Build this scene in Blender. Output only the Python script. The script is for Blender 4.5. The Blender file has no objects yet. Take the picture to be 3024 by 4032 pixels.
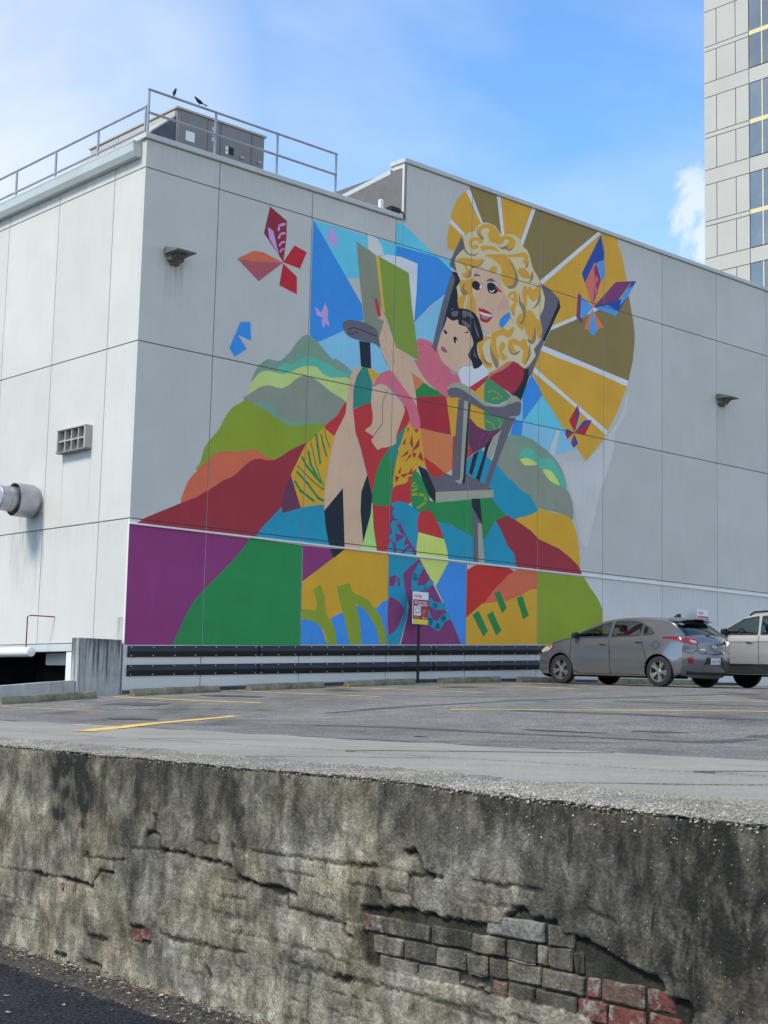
import bpy, bmesh, math, random
import numpy as np
from mathutils import Vector, Matrix, noise
from mathutils.geometry import tessellate_polygon, delaunay_2d_cdt
from mathutils.bvhtree import BVHTree
R = math.radians
random.seed(7)
SC = bpy.context.scene
COL = SC.collection

# ------------------------------------------------------------------ camera
FOC, PITCH, ROLL, YAW = 5875.57, 0.12778348, 0.02372879, 0.83366875
W0, H0 = 3024.0, 4032.0
cp, sp, cr, sr = math.cos(PITCH), math.sin(PITCH), math.cos(ROLL), math.sin(ROLL)
_r, _f, _u = Vector((1, 0, 0)), Vector((0, cp, sp)), Vector((0, -sp, cp))
AX = (_r * cr + _u * sr, _u * cr - _r * sr, _f)
cam_d = bpy.data.cameras.new('camera')
cam = bpy.data.objects.new('camera', cam_d)
COL.objects.link(cam)
cam.matrix_world = Matrix(((AX[0].x, AX[1].x, -AX[2].x, 0), (AX[0].y, AX[1].y, -AX[2].y, 0), (AX[0].z, AX[1].z, -AX[2].z, 0), (0, 0, 0, 1)))
cam_d.sensor_fit = 'VERTICAL'; cam_d.sensor_height = 36.0; cam_d.sensor_width = 27.0
cam_d.lens = FOC / H0 * 36.0
cam_d.clip_start = 0.1; cam_d.clip_end = 3000
SC.camera = cam

# ------------------------------------------------------------------ light
SUN_AZ, SUN_EL = Vector((-0.80, -0.60)), R(48)
w = bpy.data.worlds.new('World'); SC.world = w; w.use_nodes = True
nt = w.node_tree; N = nt.nodes; L = nt.links
for n_ in list(N): N.remove(n_)
def nd(t, **k):
    n_ = N.new(t)
    for a, b in k.items(): setattr(n_, a, b)
    return n_
out = nd('ShaderNodeOutputWorld'); bg = nd('ShaderNodeBackground'); bg.inputs[1].default_value = 0.14
sky = nd('ShaderNodeTexSky'); sky.sky_type = 'NISHITA'; sky.sun_disc = False
sky.sun_elevation = SUN_EL; sky.sun_rotation = math.atan2(SUN_AZ.x, SUN_AZ.y)
sky.air_density = 1.0; sky.dust_density = 0.6; sky.ozone_density = 1.6; sky.altitude = 100
tc = nd('ShaderNodeTexCoord')
mp = nd('ShaderNodeMapping'); mp.inputs['Scale'].default_value = (1, 1, 1.5); mp.inputs['Location'].default_value = (3.1, 1.7, 0.4)
L.new(tc.outputs['Generated'], mp.inputs[0])
n1 = nd('ShaderNodeTexNoise'); n1.inputs['Scale'].default_value = 3.0; n1.inputs['Detail'].default_value = 9; n1.inputs['Roughness'].default_value = 0.55; n1.inputs['Distortion'].default_value = 0.35
L.new(mp.outputs[0], n1.inputs[0])
def dirn(px, py): return (AX[0] * ((px - 1512) / FOC) - AX[1] * ((py - 2016) / FOC) + AX[2]).normalized()
def blob(px, py, r0, r1):
    d = dirn(px, py)
    v = nd('ShaderNodeVectorMath', operation='DOT_PRODUCT'); v.inputs[1].default_value = d
    L.new(tc.outputs['Generated'], v.inputs[0])
    m = nd('ShaderNodeMapRange', interpolation_type='SMOOTHSTEP')
    m.inputs[1].default_value = math.cos(R(r1)); m.inputs[2].default_value = math.cos(R(r0))
    L.new(v.outputs['Value'], m.inputs[0])
    return m.outputs[0]
def mth(op, a, b=None, clamp=False):
    n_ = nd('ShaderNodeMath', operation=op); n_.use_clamp = clamp
    for i, v in enumerate((a, b)):
        if v is None: continue
        if isinstance(v, (int, float)): n_.inputs[i].default_value = v
        else: L.new(v, n_.inputs[i])
    return n_.outputs[0]
# one broad veil of cloud on the left and above, thin wisps elsewhere, a torn cumulus edge by the tower
veil = mth('MULTIPLY', blob(-450, 450, 2, 16), 1.0)
nz = nd('ShaderNodeMapRange'); nz.inputs[1].default_value = 0.42; nz.inputs[2].default_value = 0.66
L.new(n1.outputs[0], nz.inputs[0])
veil2 = mth('MULTIPLY', veil, mth('ADD', mth('MULTIPLY', nz.outputs[0], 0.60), 0.56), True)
wisps = mth('MULTIPLY', nz.outputs[0], 0.30)
n2 = nd('ShaderNodeTexNoise'); n2.inputs['Scale'].default_value = 22; n2.inputs['Detail'].default_value = 10; n2.inputs['Roughness'].default_value = 0.62; n2.inputs['Distortion'].default_value = 0.6
L.new(tc.outputs['Generated'], n2.inputs[0])
tb = mth('MAXIMUM', blob(2700, 790, 0.2, 1.9), mth('MAXIMUM', blob(2790, 960, 0.3, 1.7), mth('MULTIPLY', blob(2950, 1100, 1, 4.2), 0.8)))
tb = mth('MULTIPLY', mth('MULTIPLY', tb, mth('MULTIPLY', mth('SUBTRACT', mth('ADD', n2.outputs[0], mth('MULTIPLY', tb, 0.12)), 0.50, True), 7.0, True)), 0.8)
tb = mth('MAXIMUM', tb, 0.0)
n3 = nd('ShaderNodeTexNoise'); n3.inputs['Scale'].default_value = 1.6; n3.inputs['Detail'].default_value = 8
L.new(tc.outputs['Generated'], n3.inputs[0])
far = nd('ShaderNodeMapRange'); far.inputs[1].default_value = 0.38; far.inputs[2].default_value = 0.6; far.inputs[4].default_value = 0.8
L.new(n3.outputs[0], far.inputs[0])
# scattered clouds over the rest of the sky (behind the camera too), kept thin in the direction of view
inv = mth('SUBTRACT', 1.0, blob(1512, 1200, 22, 40))
allc = mth('MAXIMUM', mth('MAXIMUM', veil2, wisps), mth('MAXIMUM', tb, mth('MULTIPLY', far.outputs[0], inv)))
mix = nd('ShaderNodeMix', data_type='RGBA')
L.new(allc, mix.inputs[0])
gain = nd('ShaderNodeMix', data_type='RGBA', blend_type='MULTIPLY'); gain.inputs[0].default_value = 1.0
L.new(sky.outputs[0], gain.inputs[6]); gain.inputs[7].default_value = (.74, 1.02, 1.24, 1)
L.new(gain.outputs[2], mix.inputs[6]); mix.inputs[7].default_value = (4.0, 4.25, 4.55, 1)
L.new(mix.outputs[2], bg.inputs[0]); L.new(bg.outputs[0], out.inputs[0])
sd = bpy.data.lights.new('sun', 'SUN'); sd.energy = 2.1; sd.angle = R(14); sd.color = (1.0, 0.93, 0.82)
so = bpy.data.objects.new('sun', sd); COL.objects.link(so)
sv = Vector((SUN_AZ.x * math.cos(SUN_EL), SUN_AZ.y * math.cos(SUN_EL), math.sin(SUN_EL))).normalized()
so.rotation_euler = sv.to_track_quat('Z', 'Y').to_euler()
SC.view_settings.view_transform = 'Standard'; SC.view_settings.look = 'None'
SC.view_settings.exposure = 0.72; SC.view_settings.gamma = 1.0; SC.view_settings.use_curve_mapping = False
SC.render.engine = 'CYCLES'

# ------------------------------------------------------------------ frames
def ray(x, y): return AX[0] * ((x - 1512) / FOC) - AX[1] * ((y - 2016) / FOC) + AX[2]
DR = Vector((math.sin(YAW), math.cos(YAW), 0)); DL = Vector((-math.cos(YAW), math.sin(YAW), 0))
CN = Vector((-4.80373244, 28.0, 0)); RZ = math.pi / 2 - YAW
def B(u, y, z): return CN + DR * u + DL * y + Vector((0, 0, z))     # building frame -> world
def face_uv(px, py):          # a point of the mural wall seen at a pixel of the photograph
    d = ray(px, py); t = (CN @ DL) / (d @ DL) if False else CN.dot(DL) / d.dot(DL)
    P = d * t
    return (P - CN).dot(DR), P.z
P0 = Vector((0, 6.3, 0)); WN = Vector((.8, .6, 0)); WD = Vector((-.6, .8, 0))
def wall_sz(px, py):          # the same for the retaining wall's face
    d = ray(px, py); t = P0.dot(WN) / d.dot(WN); P = d * t
    return (P - P0).dot(WD), P.z
def G(s, w_, z): return P0 + WD * s + WN * w_ + Vector((0, 0, z))
_ux = [-12, -9.2, -6, -2.9, -.3, 2, 4.5, 7, 9.4, 12, 18, 45]
_uz = [-.30, -.29, -.25, -.17, .03, .17, .30, .44, .54, .595, .68, 1.1]
def zl(u, v):
    return float(np.interp(u, _ux, _uz)) - .018 * (v - 1) * min(max((u + 9) / 19, 0), 1.2)
def lot_uv(px, py):
    d = ray(px, py); t = 4.0
    while t < 60:
        P = d * t; rel = P - CN; u, v = rel.dot(DR), -rel.dot(DL)
        if P.z < zl(u, v) or v < 0.02: break
        t += .02
    return u, v

# ------------------------------------------------------------------ materials
def lin(c):
    c = c / 255.0
    return c / 12.92 if c <= .04045 else ((c + .055) / 1.055) ** 2.4
def rgb(r, g, b): return (lin(r), lin(g), lin(b))
MATS = {}
class NT:
    def __init__(s, m):
        s.n = m.node_tree.nodes; s.l = m.node_tree.links
    def __call__(s, t, ins=None, **k):
        x = s.n.new(t)
        for a, b in k.items(): setattr(x, a, b)
        for i, v in (ins or {}).items():
            if isinstance(v, bpy.types.NodeSocket): s.l.new(v, x.inputs[i])
            else: x.inputs[i].default_value = v
        return x
def mat(name, col, rough=.75, metal=0.0, var=.12, scale=3.0, bump=0.0, bscale=60.0, spec=.4, streak=0.0, coat=0.0, fine=.06, fscale=90.0):
    if name in MATS: return MATS[name]
    m = bpy.data.materials.new(name); m.use_nodes = True; MATS[name] = m
    T = NT(m); bs = T.n['Principled BSDF']
    tcn = T('ShaderNodeTexCoord')
    nz_ = T('ShaderNodeTexNoise', {0: tcn.outputs['Object'], 'Scale': scale, 'Detail': 7.0, 'Roughness': .6})
    mr = T('ShaderNodeMapRange', {0: nz_.outputs[0], 1: .3, 2: .7, 3: 1 - var, 4: 1 + var})
    f = mr.outputs[0]
    if fine:
        n2_ = T('ShaderNodeTexNoise', {0: tcn.outputs['Object'], 'Scale': fscale, 'Detail': 3.0})
        mr2 = T('ShaderNodeMapRange', {0: n2_.outputs[0], 1: .3, 2: .7, 3: 1 - fine, 4: 1 + fine})
        f = T('ShaderNodeMath', {0: f, 1: mr2.outputs[0]}, operation='MULTIPLY').outputs[0]
    if streak:
        mpn = T('ShaderNodeMapping', {0: tcn.outputs['Object'], 'Scale': (5.0, 5.0, .35)})
        n3_ = T('ShaderNodeTexNoise', {0: mpn.outputs[0], 'Scale': 2.0, 'Detail': 6.0, 'Roughness': .65})
        mr3 = T('ShaderNodeMapRange', {0: n3_.outputs[0], 1: .5, 2: .78, 3: 1.0, 4: 1 - streak})
        f = T('ShaderNodeMath', {0: f, 1: mr3.outputs[0]}, operation='MULTIPLY').outputs[0]
    mx = T('ShaderNodeVectorMath', {0: (col[0], col[1], col[2])}, operation='SCALE'); T.l.new(f, mx.inputs['Scale'])
    T.l.new(mx.outputs[0], bs.inputs['Base Color'])
    bs.inputs['Roughness'].default_value = rough; bs.inputs['Metallic'].default_value = metal
    bs.inputs['Specular IOR Level'].default_value = spec
    if coat: bs.inputs['Coat Weight'].default_value = coat; bs.inputs['Coat Roughness'].default_value = .06
    if bump:
        n4 = T('ShaderNodeTexNoise', {0: tcn.outputs['Object'], 'Scale': bscale, 'Detail': 5.0})
        b_ = T('ShaderNodeBump', {'Height': n4.outputs[0], 'Strength': bump, 'Distance': .02})
        T.l.new(b_.outputs[0], bs.inputs['Normal'])
    return m
def glass(name, tint, alpha=.35, rough=.02):
    if name in MATS: return MATS[name]
    m = bpy.data.materials.new(name); m.use_nodes = True; MATS[name] = m
    T = NT(m); T.n.clear()
    tr = T('ShaderNodeBsdfTransparent', {0: (*tint, 1)}); gl = T('ShaderNodeBsdfGlossy', {0: (1, 1, 1, 1), 'Roughness': rough})
    lw = T('ShaderNodeLayerWeight'); pw = T('ShaderNodeMath', {0: lw.outputs['Facing'], 1: 4.0}, operation='POWER'); fr = T('ShaderNodeMapRange', {0: pw.outputs[0], 3: .06, 4: .95}); mx = T('ShaderNodeMixShader', {0: fr.outputs[0], 1: tr.outputs[0], 2: gl.outputs[0]})
    o = T('ShaderNodeOutputMaterial', {0: mx.outputs[0]}); return m

K = 1.0
def sc(c, k): return tuple(min(x * k, .9) for x in c)
WALLC = (.60, .58, .53)
def M(n): return MATS[n]

def wall_paint_mat(nm, wc):
    m = mat(nm, wc, .85, var=.05, scale=.7, bump=.3, bscale=70, streak=.05, fine=.05)
    T = NT(m); bs = T.n['Principled BSDF']; src = bs.inputs['Base Color'].links[0].from_socket
    tcn = T('ShaderNodeTexCoord'); sp = T('ShaderNodeSeparateXYZ', {0: tcn.outputs['Object']}); X, Y, Z = sp.outputs
    mpn = T('ShaderNodeMapping', {0: tcn.outputs['Object'], 'Scale': (9, 9, .5)}); ns = T('ShaderNodeTexNoise', {0: mpn.outputs[0], 'Scale': 2.0, 'Detail': 6.0, 'Roughness': .7})
    nb = T('ShaderNodeMapRange', {0: ns.outputs[0], 1: .42, 2: .62, 3: .05, 4: 1.0}).outputs[0]
    def mm(op, a, b): return T('ShaderNodeMath', {0: a, 1: b}, operation=op).outputs[0]
    tot = None
    # rain drips below fixtures and joints: (axis, from, to, top, length, strength)
    for ax, a, b, zt, ln, k in ((X, .52, 1.0, 8.52, .9, .55), (X, 18.85, 19.3, 8.5, 1.3, .4), (Y, 1.46, 1.56, 4.88, 1.6, .45), (Y, 2.5, 2.62, 4.88, 2.0, .45), (Y, 3.2, 4.3, 3.75, .6, .5), (Y, 3.1, 4.6, 3.36, 1.6, .55), (Y, .0, .35, 1.5, 1.2, .6), (Y, 0, 14, 3.36, .5, .14), (X, 14, 29, 3.2, .7, .18), (Y, 0, 14, 10.5, .4, .22), (X, 0, 6.6, 10.85, .5, .15), (X, 7, 29, 12.2, .8, .16)):
        e = T('ShaderNodeMapRange', {0: ax, 1: a, 2: a + .06, 3: 0.0, 4: 1.0}).outputs[0]; f = T('ShaderNodeMapRange', {0: ax, 1: b - .06, 2: b, 3: 1.0, 4: 0.0}).outputs[0]
        g = T('ShaderNodeMapRange', {0: Z, 1: zt - ln, 2: zt, 3: 0.0, 4: k}).outputs[0]; h = T('ShaderNodeMath', {0: Z, 1: zt}, operation='LESS_THAN').outputs[0]
        d = mm('MULTIPLY', mm('MULTIPLY', e, f), mm('MULTIPLY', g, h)); d = mm('MULTIPLY', d, nb)
        tot = d if tot is None else mm('MAXIMUM', tot, d)
    oi = T('ShaderNodeObjectInfo'); pr = T('ShaderNodeMapRange', {0: oi.outputs['Random'], 3: .97, 4: 1.03}).outputs[0]
    sc_ = T('ShaderNodeVectorMath', {0: src}, operation='SCALE'); T.l.new(pr, sc_.inputs['Scale'])
    mx = T('ShaderNodeMix', data_type='RGBA'); T.l.new(tot, mx.inputs[0]); T.l.new(sc_.outputs[0], mx.inputs[6]); mx.inputs[7].default_value = (.16, .145, .13, 1)
    T.l.new(mx.outputs[2], bs.inputs['Base Color'])
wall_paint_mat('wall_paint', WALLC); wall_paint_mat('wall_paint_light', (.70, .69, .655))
mat('wall_core', (.16, .155, .15), .9)
mat('cap_metal', (.52, .54, .52), .45, metal=.0, var=.06, scale=1.5)
mat('white_metal', (.78, .78, .76), .4, var=.04)
mat('galv', (.42, .42, .45), .38, metal=.75, var=.12, scale=6)
mat('rail_paint', (.33, .33, .37), .5, var=.15, scale=5)
mat('rubber', (.012, .014, .018), .42, var=.3, scale=3, spec=.5)
mat('black', (.015, .015, .017), .6)
mat('dark_metal', (.10, .10, .095), .6, var=.3, scale=5)
mat('lamp_body', (.15, .145, .125), .6, var=.35, scale=9)
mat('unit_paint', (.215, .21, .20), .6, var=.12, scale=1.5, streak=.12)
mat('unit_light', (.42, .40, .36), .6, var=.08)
mat('slate', (.095, .105, .13), .8, var=.25, scale=2)
mat('concrete_stop', (.17, .162, .115), .95, var=.38, scale=5, bump=.6, bscale=40, fine=.2, fscale=50)

def pier_mat():
    m = mat('concrete_pier', (.44, .435, .41), .95, var=.2, scale=2.5, bump=.5, bscale=40, streak=.3, fine=.15)
    T = NT(m); bs = T.n['Principled BSDF']; src = bs.inputs['Base Color'].links[0].from_socket
    tcn = T('ShaderNodeTexCoord'); mpn = T('ShaderNodeMapping', {0: tcn.outputs['Object'], 'Scale': (12, 12, .7)}); ns = T('ShaderNodeTexNoise', {0: mpn.outputs[0], 'Scale': 1.6, 'Detail': 8.0, 'Roughness': .7})
    sp = T('ShaderNodeSeparateXYZ', {0: tcn.outputs['Object']}); g = T('ShaderNodeMapRange', {0: sp.outputs[2], 1: -.1, 2: 1.25, 3: -.16, 4: .16})
    a = T('ShaderNodeMath', {0: ns.outputs[0], 1: g.outputs[0]}, operation='ADD'); f = T('ShaderNodeMapRange', {0: a.outputs[0], 1: .50, 2: .68, 3: 0.0, 4: .85})
    mx = T('ShaderNodeMix', data_type='RGBA'); T.l.new(f.outputs[0], mx.inputs[0]); T.l.new(src, mx.inputs[6]); mx.inputs[7].default_value = (.045, .045, .042, 1); T.l.new(mx.outputs[2], bs.inputs['Base Color'])
pier_mat()
mat('curb_dark', (.075, .074, .07), .95, var=.3, scale=3, fine=.15)
mat('apron', (.30, .28, .238), .95, spec=.12, var=.14, scale=1.3, bump=.5, bscale=60, fine=.14, fscale=60)
mat('yellow_line', (.75, .47, .10), .85, var=.25, scale=6, fine=.15)
mat('tar', (.075, .078, .082), .75, var=.2, scale=8)
mat('white_print', (.78, .79, .80), .5, var=.03)
mat('sign_red', (.40, .03, .04), .5, var=.05)
mat('sign_yellow', (.75, .66, .05), .5, var=.04)
mat('sign_pink', (.75, .45, .45), .5, var=.04)
mat('grey_print', (.32, .30, .32), .5)

# ------------------------------------------------------------------ mesh helpers
class MB:
    def __init__(s): s.v = []; s.f = []; s.m = []; s.mats = []
    def mi(s, m):
        if m not in s.mats: s.mats.append(m)
        return s.mats.index(m)
    def add(s, vs, fs, m):
        o = len(s.v); s.v += [tuple(v) for v in vs]; k = s.mi(m)
        for f in fs: s.f.append(tuple(o + i for i in f)); s.m.append(k)
    def box(s, a, b, m, T=None):
        (x0, y0, z0), (x1, y1, z1) = a, b
        vs = [Vector(p) for p in ((x0, y0, z0), (x1, y0, z0), (x1, y1, z0), (x0, y1, z0), (x0, y0, z1), (x1, y0, z1), (x1, y1, z1), (x0, y1, z1))]
        if T: vs = [T @ v for v in vs]
        s.add(vs, [(0, 3, 2, 1), (4, 5, 6, 7), (0, 1, 5, 4), (1, 2, 6, 5), (2, 3, 7, 6), (3, 0, 4, 7)], m)
    def bbox(s, a, b, m, r=.01):      # box with chamfered edges
        bm = bmesh.new(); bmesh.ops.create_cube(bm, size=1)
        c = (Vector(a) + Vector(b)) / 2; d = Vector(b) - Vector(a)
        for v in bm.verts: v.co = Vector((v.co.x * d.x, v.co.y * d.y, v.co.z * d.z)) + c
        bmesh.ops.bevel(bm, geom=bm.edges[:], offset=r, segments=1, affect='EDGES')
        s.bm(bm, m)
    def bm(s, bm, m, T=None):
        bm.verts.ensure_lookup_table(); bm.verts.index_update()
        s.add([(T @ v.co if T else v.co.copy()) for v in bm.verts], [[v.index for v in f.verts] for f in bm.faces], m); bm.free()
    def tube(s, pts, r, m, n=8, caps=True):
        pts = [Vector(p) for p in pts]; vs = []; fs = []
        rr = r if isinstance(r, (list, tuple)) else [r] * len(pts)
        for i, p in enumerate(pts):
            t = (pts[min(i + 1, len(pts) - 1)] - pts[max(i - 1, 0)]).normalized()
            a = t.orthogonal().normalized() if i == 0 else (a - t * a.dot(t)).normalized()
            b = t.cross(a)
            for k in range(n):
                q = 2 * math.pi * k / n; vs.append(p + (a * math.cos(q) + b * math.sin(q)) * rr[i])
        for i in range(len(pts) - 1):
            for k in range(n):
                fs.append((i * n + k, i * n + (k + 1) % n, (i + 1) * n + (k + 1) % n, (i + 1) * n + k))
        if caps: fs.append(tuple(range(n))[::-1]); fs.append(tuple((len(pts) - 1) * n + k for k in range(n)))
        s.add(vs, fs, m)
    def lathe(s, prof, o, ax, m, n=32, closed=False):     # prof: (distance along axis, radius)
        o, ax = Vector(o), Vector(ax).normalized(); a = ax.orthogonal().normalized(); b = ax.cross(a); vs = []; fs = []
        for (h, r) in prof:
            for k in range(n):
                q = 2 * math.pi * k / n; vs.append(o + ax * h + (a * math.cos(q) + b * math.sin(q)) * r)
        for i in range(len(prof) - 1):
            for k in range(n): fs.append((i * n + k, i * n + (k + 1) % n, (i + 1) * n + (k + 1) % n, (i + 1) * n + k))
        s.add(vs, fs, m)
    def prism(s, poly, vec, m):       # planar polygon extruded by vec
        poly = [Vector(p) for p in poly]; vec = Vector(vec); n = len(poly)
        vs = poly + [p + vec for p in poly]
        fs = [tuple(range(n))[::-1], tuple(range(n, 2 * n))] + [(i, (i + 1) % n, n + (i + 1) % n, n + i) for i in range(n)]
        s.add(vs, fs, m)
def link(o, parent=None, label=None, cat=None, group=None, kind=None):
    COL.objects.link(o)
    if parent is not None: o.parent = parent
    if label: o['label'] = label
    if cat: o['category'] = cat
    if group: o['group'] = group
    if kind: o['kind'] = kind
    return o
def mesh(name, mb, smooth=False):
    me = bpy.data.meshes.new(name); me.from_pydata([tuple(v) for v in mb.v], [], mb.f)
    for m in mb.mats: me.materials.append(MATS[m] if isinstance(m, str) else m)
    me.polygons.foreach_set('material_index', mb.m)
    if smooth:
        me.polygons.foreach_set('use_smooth', [True] * len(me.polygons))
        try: me.set_sharp_from_angle(angle=R(35))
        except Exception: pass
    me.update(); me.validate(); return me
def obj(name, mb, parent=None, smooth=False, fix=True, **k):
    me = mesh(name, mb, smooth)
    if fix:
        bm = bmesh.new(); bm.from_mesh(me); bmesh.ops.recalc_face_normals(bm, faces=bm.faces); bm.to_mesh(me); bm.free()
    return link(bpy.data.objects.new(name, me), parent, **k)
def empty(name, loc, rz=0, **k):
    o = bpy.data.objects.new(name, None); o.empty_display_size = .2
    o.location = loc; o.rotation_euler = (0, 0, rz); return link(o, None, **k)
def thing(name, u, y, z, label, cat, group=None):   # an Empty in the building's frame
    return empty(name, B(u, y, z), RZ, label=label, cat=cat, group=group)
def copy_tree(o, loc, parent=None, **k):
    c = o.copy(); COL.objects.link(c)
    if parent is None: c.location = loc
    else: c.parent = parent
    for a, b in k.items(): c[a] = b
    for ch in o.children: copy_tree(ch, None, c)
    return c
def text_mesh(body, size, name='text', bold=0.0):
    cu = bpy.data.curves.new(name, 'FONT'); cu.body = body; cu.size = size; cu.offset = bold; cu.resolution_u = 3
    t = bpy.data.objects.new(name, cu); COL.objects.link(t)
    bpy.context.view_layer.update()
    me = bpy.data.meshes.new_from_object(t.evaluated_get(bpy.context.evaluated_depsgraph_get()))
    vs = [v.co.copy() for v in me.vertices]; fs = [tuple(p.vertices) for p in me.polygons]
    bpy.data.objects.remove(t); bpy.data.curves.remove(cu)
    return vs, fs

# ================================================================== GROUND
def ground_sheet():
    mb = MB(); mb.add([(-1500, -1500, -2.6), (1500, -1500, -2.6), (1500, 1500, -2.6), (-1500, 1500, -2.6)], [(0, 1, 2, 3)], 'apron')
    obj('ground', mb, kind='structure')
ground_sheet()
# asphalt material with worn, oil-dark and pale areas
def asphalt(name, base, warm=1.0):
    m = bpy.data.materials.new(name); m.use_nodes = True; MATS[name] = m
    T = NT(m); bs = T.n['Principled BSDF']; tcn = T('ShaderNodeTexCoord')
    a = T('ShaderNodeTexNoise', {0: tcn.outputs['Object'], 'Scale': .35, 'Detail': 6.0, 'Roughness': .6, 'Distortion': .5})
    b = T('ShaderNodeTexNoise', {0: tcn.outputs['Object'], 'Scale': 2.2, 'Detail': 8.0, 'Roughness': .7})
    c = T('ShaderNodeTexVoronoi', {0: tcn.outputs['Object'], 'Scale': 55.0})
    ra = T('ShaderNodeMapRange', {0: a.outputs[0], 1: .3, 2: .7, 3: .8, 4: 1.2})
    rb = T('ShaderNodeMapRange', {0: b.outputs[0], 1: .3, 2: .7, 3: .72, 4: 1.24})
    rc = T('ShaderNodeMapRange', {0: c.outputs['Distance'], 1: .0, 2: .7, 3: 1.65, 4: .4})
    mpn = T('ShaderNodeMapping', {0: tcn.outputs['Object'], 'Rotation': (0, 0, YAW), 'Scale': (.5, .12, 1)})
    d = T('ShaderNodeTexNoise', {0: mpn.outputs[0], 'Scale': 2.3, 'Detail': 5.0})
    rd = T('ShaderNodeMapRange', {0: d.outputs[0], 1: .56, 2: .72, 3: 1.0, 4: .62})
    f = ra.outputs[0]
    for x in (rb, rc, rd): f = T('ShaderNodeMath', {0: f, 1: x.outputs[0]}, operation='MULTIPLY').outputs[0]
    mx = T('ShaderNodeVectorMath', {0: base}, operation='SCALE'); T.l.new(f, mx.inputs['Scale'])
    T.l.new(mx.outputs[0], bs.inputs['Base Color']); bs.inputs['Roughness'].default_value = .95; bs.inputs['Specular IOR Level'].default_value = .12
    bp = T('ShaderNodeBump', {'Height': c.outputs['Distance'], 'Strength': .5, 'Distance': .01}); T.l.new(bp.outputs[0], bs.inputs['Normal'])
asphalt('lot_asphalt', (.25, .24, .218)); asphalt('street_asphalt', (.035, .037, .042))
def LP(u, v, dz=0.0): return B(u, -v, zl(u, v) + dz)
def ucop(v): return (0.36 - 9.18 - .093 * v) / .995
EDGE = lambda v: -7.15 + .12 * noise.noise(Vector((v * .8, 3, 0))) + .05 * noise.noise(Vector((v * 4, 7, 0)))
def lot():
    mb = MB(); us = [None] + list(np.arange(-6.5, 20, .5)) + list(np.arange(20, 62, 3)); vs = list(np.arange(-.0, 26.01, .25))
    P = []
    for v in vs:
        for u in us: P.append(LP(EDGE(v) if u is None else u, v))
    n = len(us)
    mb.add(P, [(i * n + j, i * n + j + 1, (i + 1) * n + j + 1, (i + 1) * n + j) for i in range(len(vs) - 1) for j in range(n - 1)], 'lot_asphalt')
    o = obj('parking_lot', mb, smooth=True, kind='structure'); return o
LOT = lot()
mat('soil_dark', (.05, .047, .04), .98, var=.4, scale=8)
def strip(name, uvs, wd, m, dz, parent=LOT, ragged=0):
    mb = MB(); P = []; n = 0
    pts = []
    for i in range(len(uvs) - 1):
        a, b = Vector(uvs[i]), Vector(uvs[i + 1]); k = max(2, int((b - a).length / .12))
        for j in range(k): pts.append(a.lerp(b, j / k))
    pts.append(Vector(uvs[-1]))
    for i, p in enumerate(pts):
        t = (pts[min(i + 1, len(pts) - 1)] - pts[max(i - 1, 0)]).normalized(); q = Vector((-t.y, t.x))
        w_ = wd / 2 * (1 + ragged * noise.noise(Vector((p.x * 3, p.y * 3, wd * 90))))
        P += [LP(*(p + q * w_), dz), LP(*(p - q * w_), dz)]
    mb.add(P, [(2 * i, 2 * i + 2, 2 * i + 3, 2 * i + 1) for i in range(len(pts) - 1)], m)
    return obj(name, mb, parent)
def px_strip(name, pxs, wd, m, dz, ragged=0): strip(name, [lot_uv(*p) for p in pxs], wd, m, dz, ragged=ragged)
k_ = .6028
# stall lines by the wall, and the ones of the nearer row
for u in (-3.6, -.75, 2.0, 4.55, 7.1, 9.65, 12.2, 14.8, 17.4): strip('stall_line', [(u + .1, .75), (u - .25 if u > 0 else u, 5.2)], .10, 'yellow_line', .005, ragged=.5)
px_strip('stall_line', [(325, 2881), (600, 2850), (930, 2820)], .17, 'yellow_line', .005, .6)
px_strip('stall_line', [(1770, 2794.5), (2300, 2797), (3024, 2803)], .12, 'yellow_line', .005, .5)
px_strip('stall_line', [(2440, 2756.5), (3024, 2764)], .09, 'yellow_line', .005, .5)
px_strip('crack_sealant', [(1247, 2856), (1600, 2866), (2000, 2889), (2330, 2903), (2760, 2924), (3024, 2896)], .26, 'tar', .003, .6)
px_strip('crack_sealant', [(1295, 2808), (1540, 2787), (2000, 2761), (2024, 2758), (3024, 2731)], .22, 'tar', .003, .5)
px_strip('crack_sealant', [(2024, 2799), (2500, 2813), (3024, 2835)], .22, 'tar', .003, .6)
px_strip('crack_sealant', [(2420, 2763), (3024, 2782)], .18, 'tar', .003, .5)

def blot(pu, pv, ru, rv, seed):
    mb = MB(); n = 40; c = LP(pu, pv, .006); P = [c]
    for i in range(n):
        a = 2 * math.pi * i / n; k = 1 + .55 * noise.noise(Vector((math.cos(a) * 1.6, math.sin(a) * 1.6, seed))) + .2 * noise.noise(Vector((math.cos(a) * 6, math.sin(a) * 6, seed)))
        P.append(LP(pu + ru * k * math.cos(a), pv + rv * k * math.sin(a), .006))
    mb.add(P, [(0, i + 1, (i + 1) % n + 1) for i in range(n)], 'oil'); obj('oil_stain', mb, LOT)
mat('oil', (.085, .083, .08), .8, var=.3, scale=3, spec=.2)
for i, b_ in enumerate([(.6, 2.6, .28, .7), (3.4, 2.4, .22, .5), (-1.8, 3.4, .3, .8), (6.0, 2.9, .2, .5), (8.5, 3.1, .2, .45), (-3.2, 13.5, .12, .5), (-2.6, 14.3, .1, .3), (-5.2, 8.4, .25, .5), (-5.9, 14.2, .06, .1)]): blot(*b_, i * 3.7)
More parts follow.
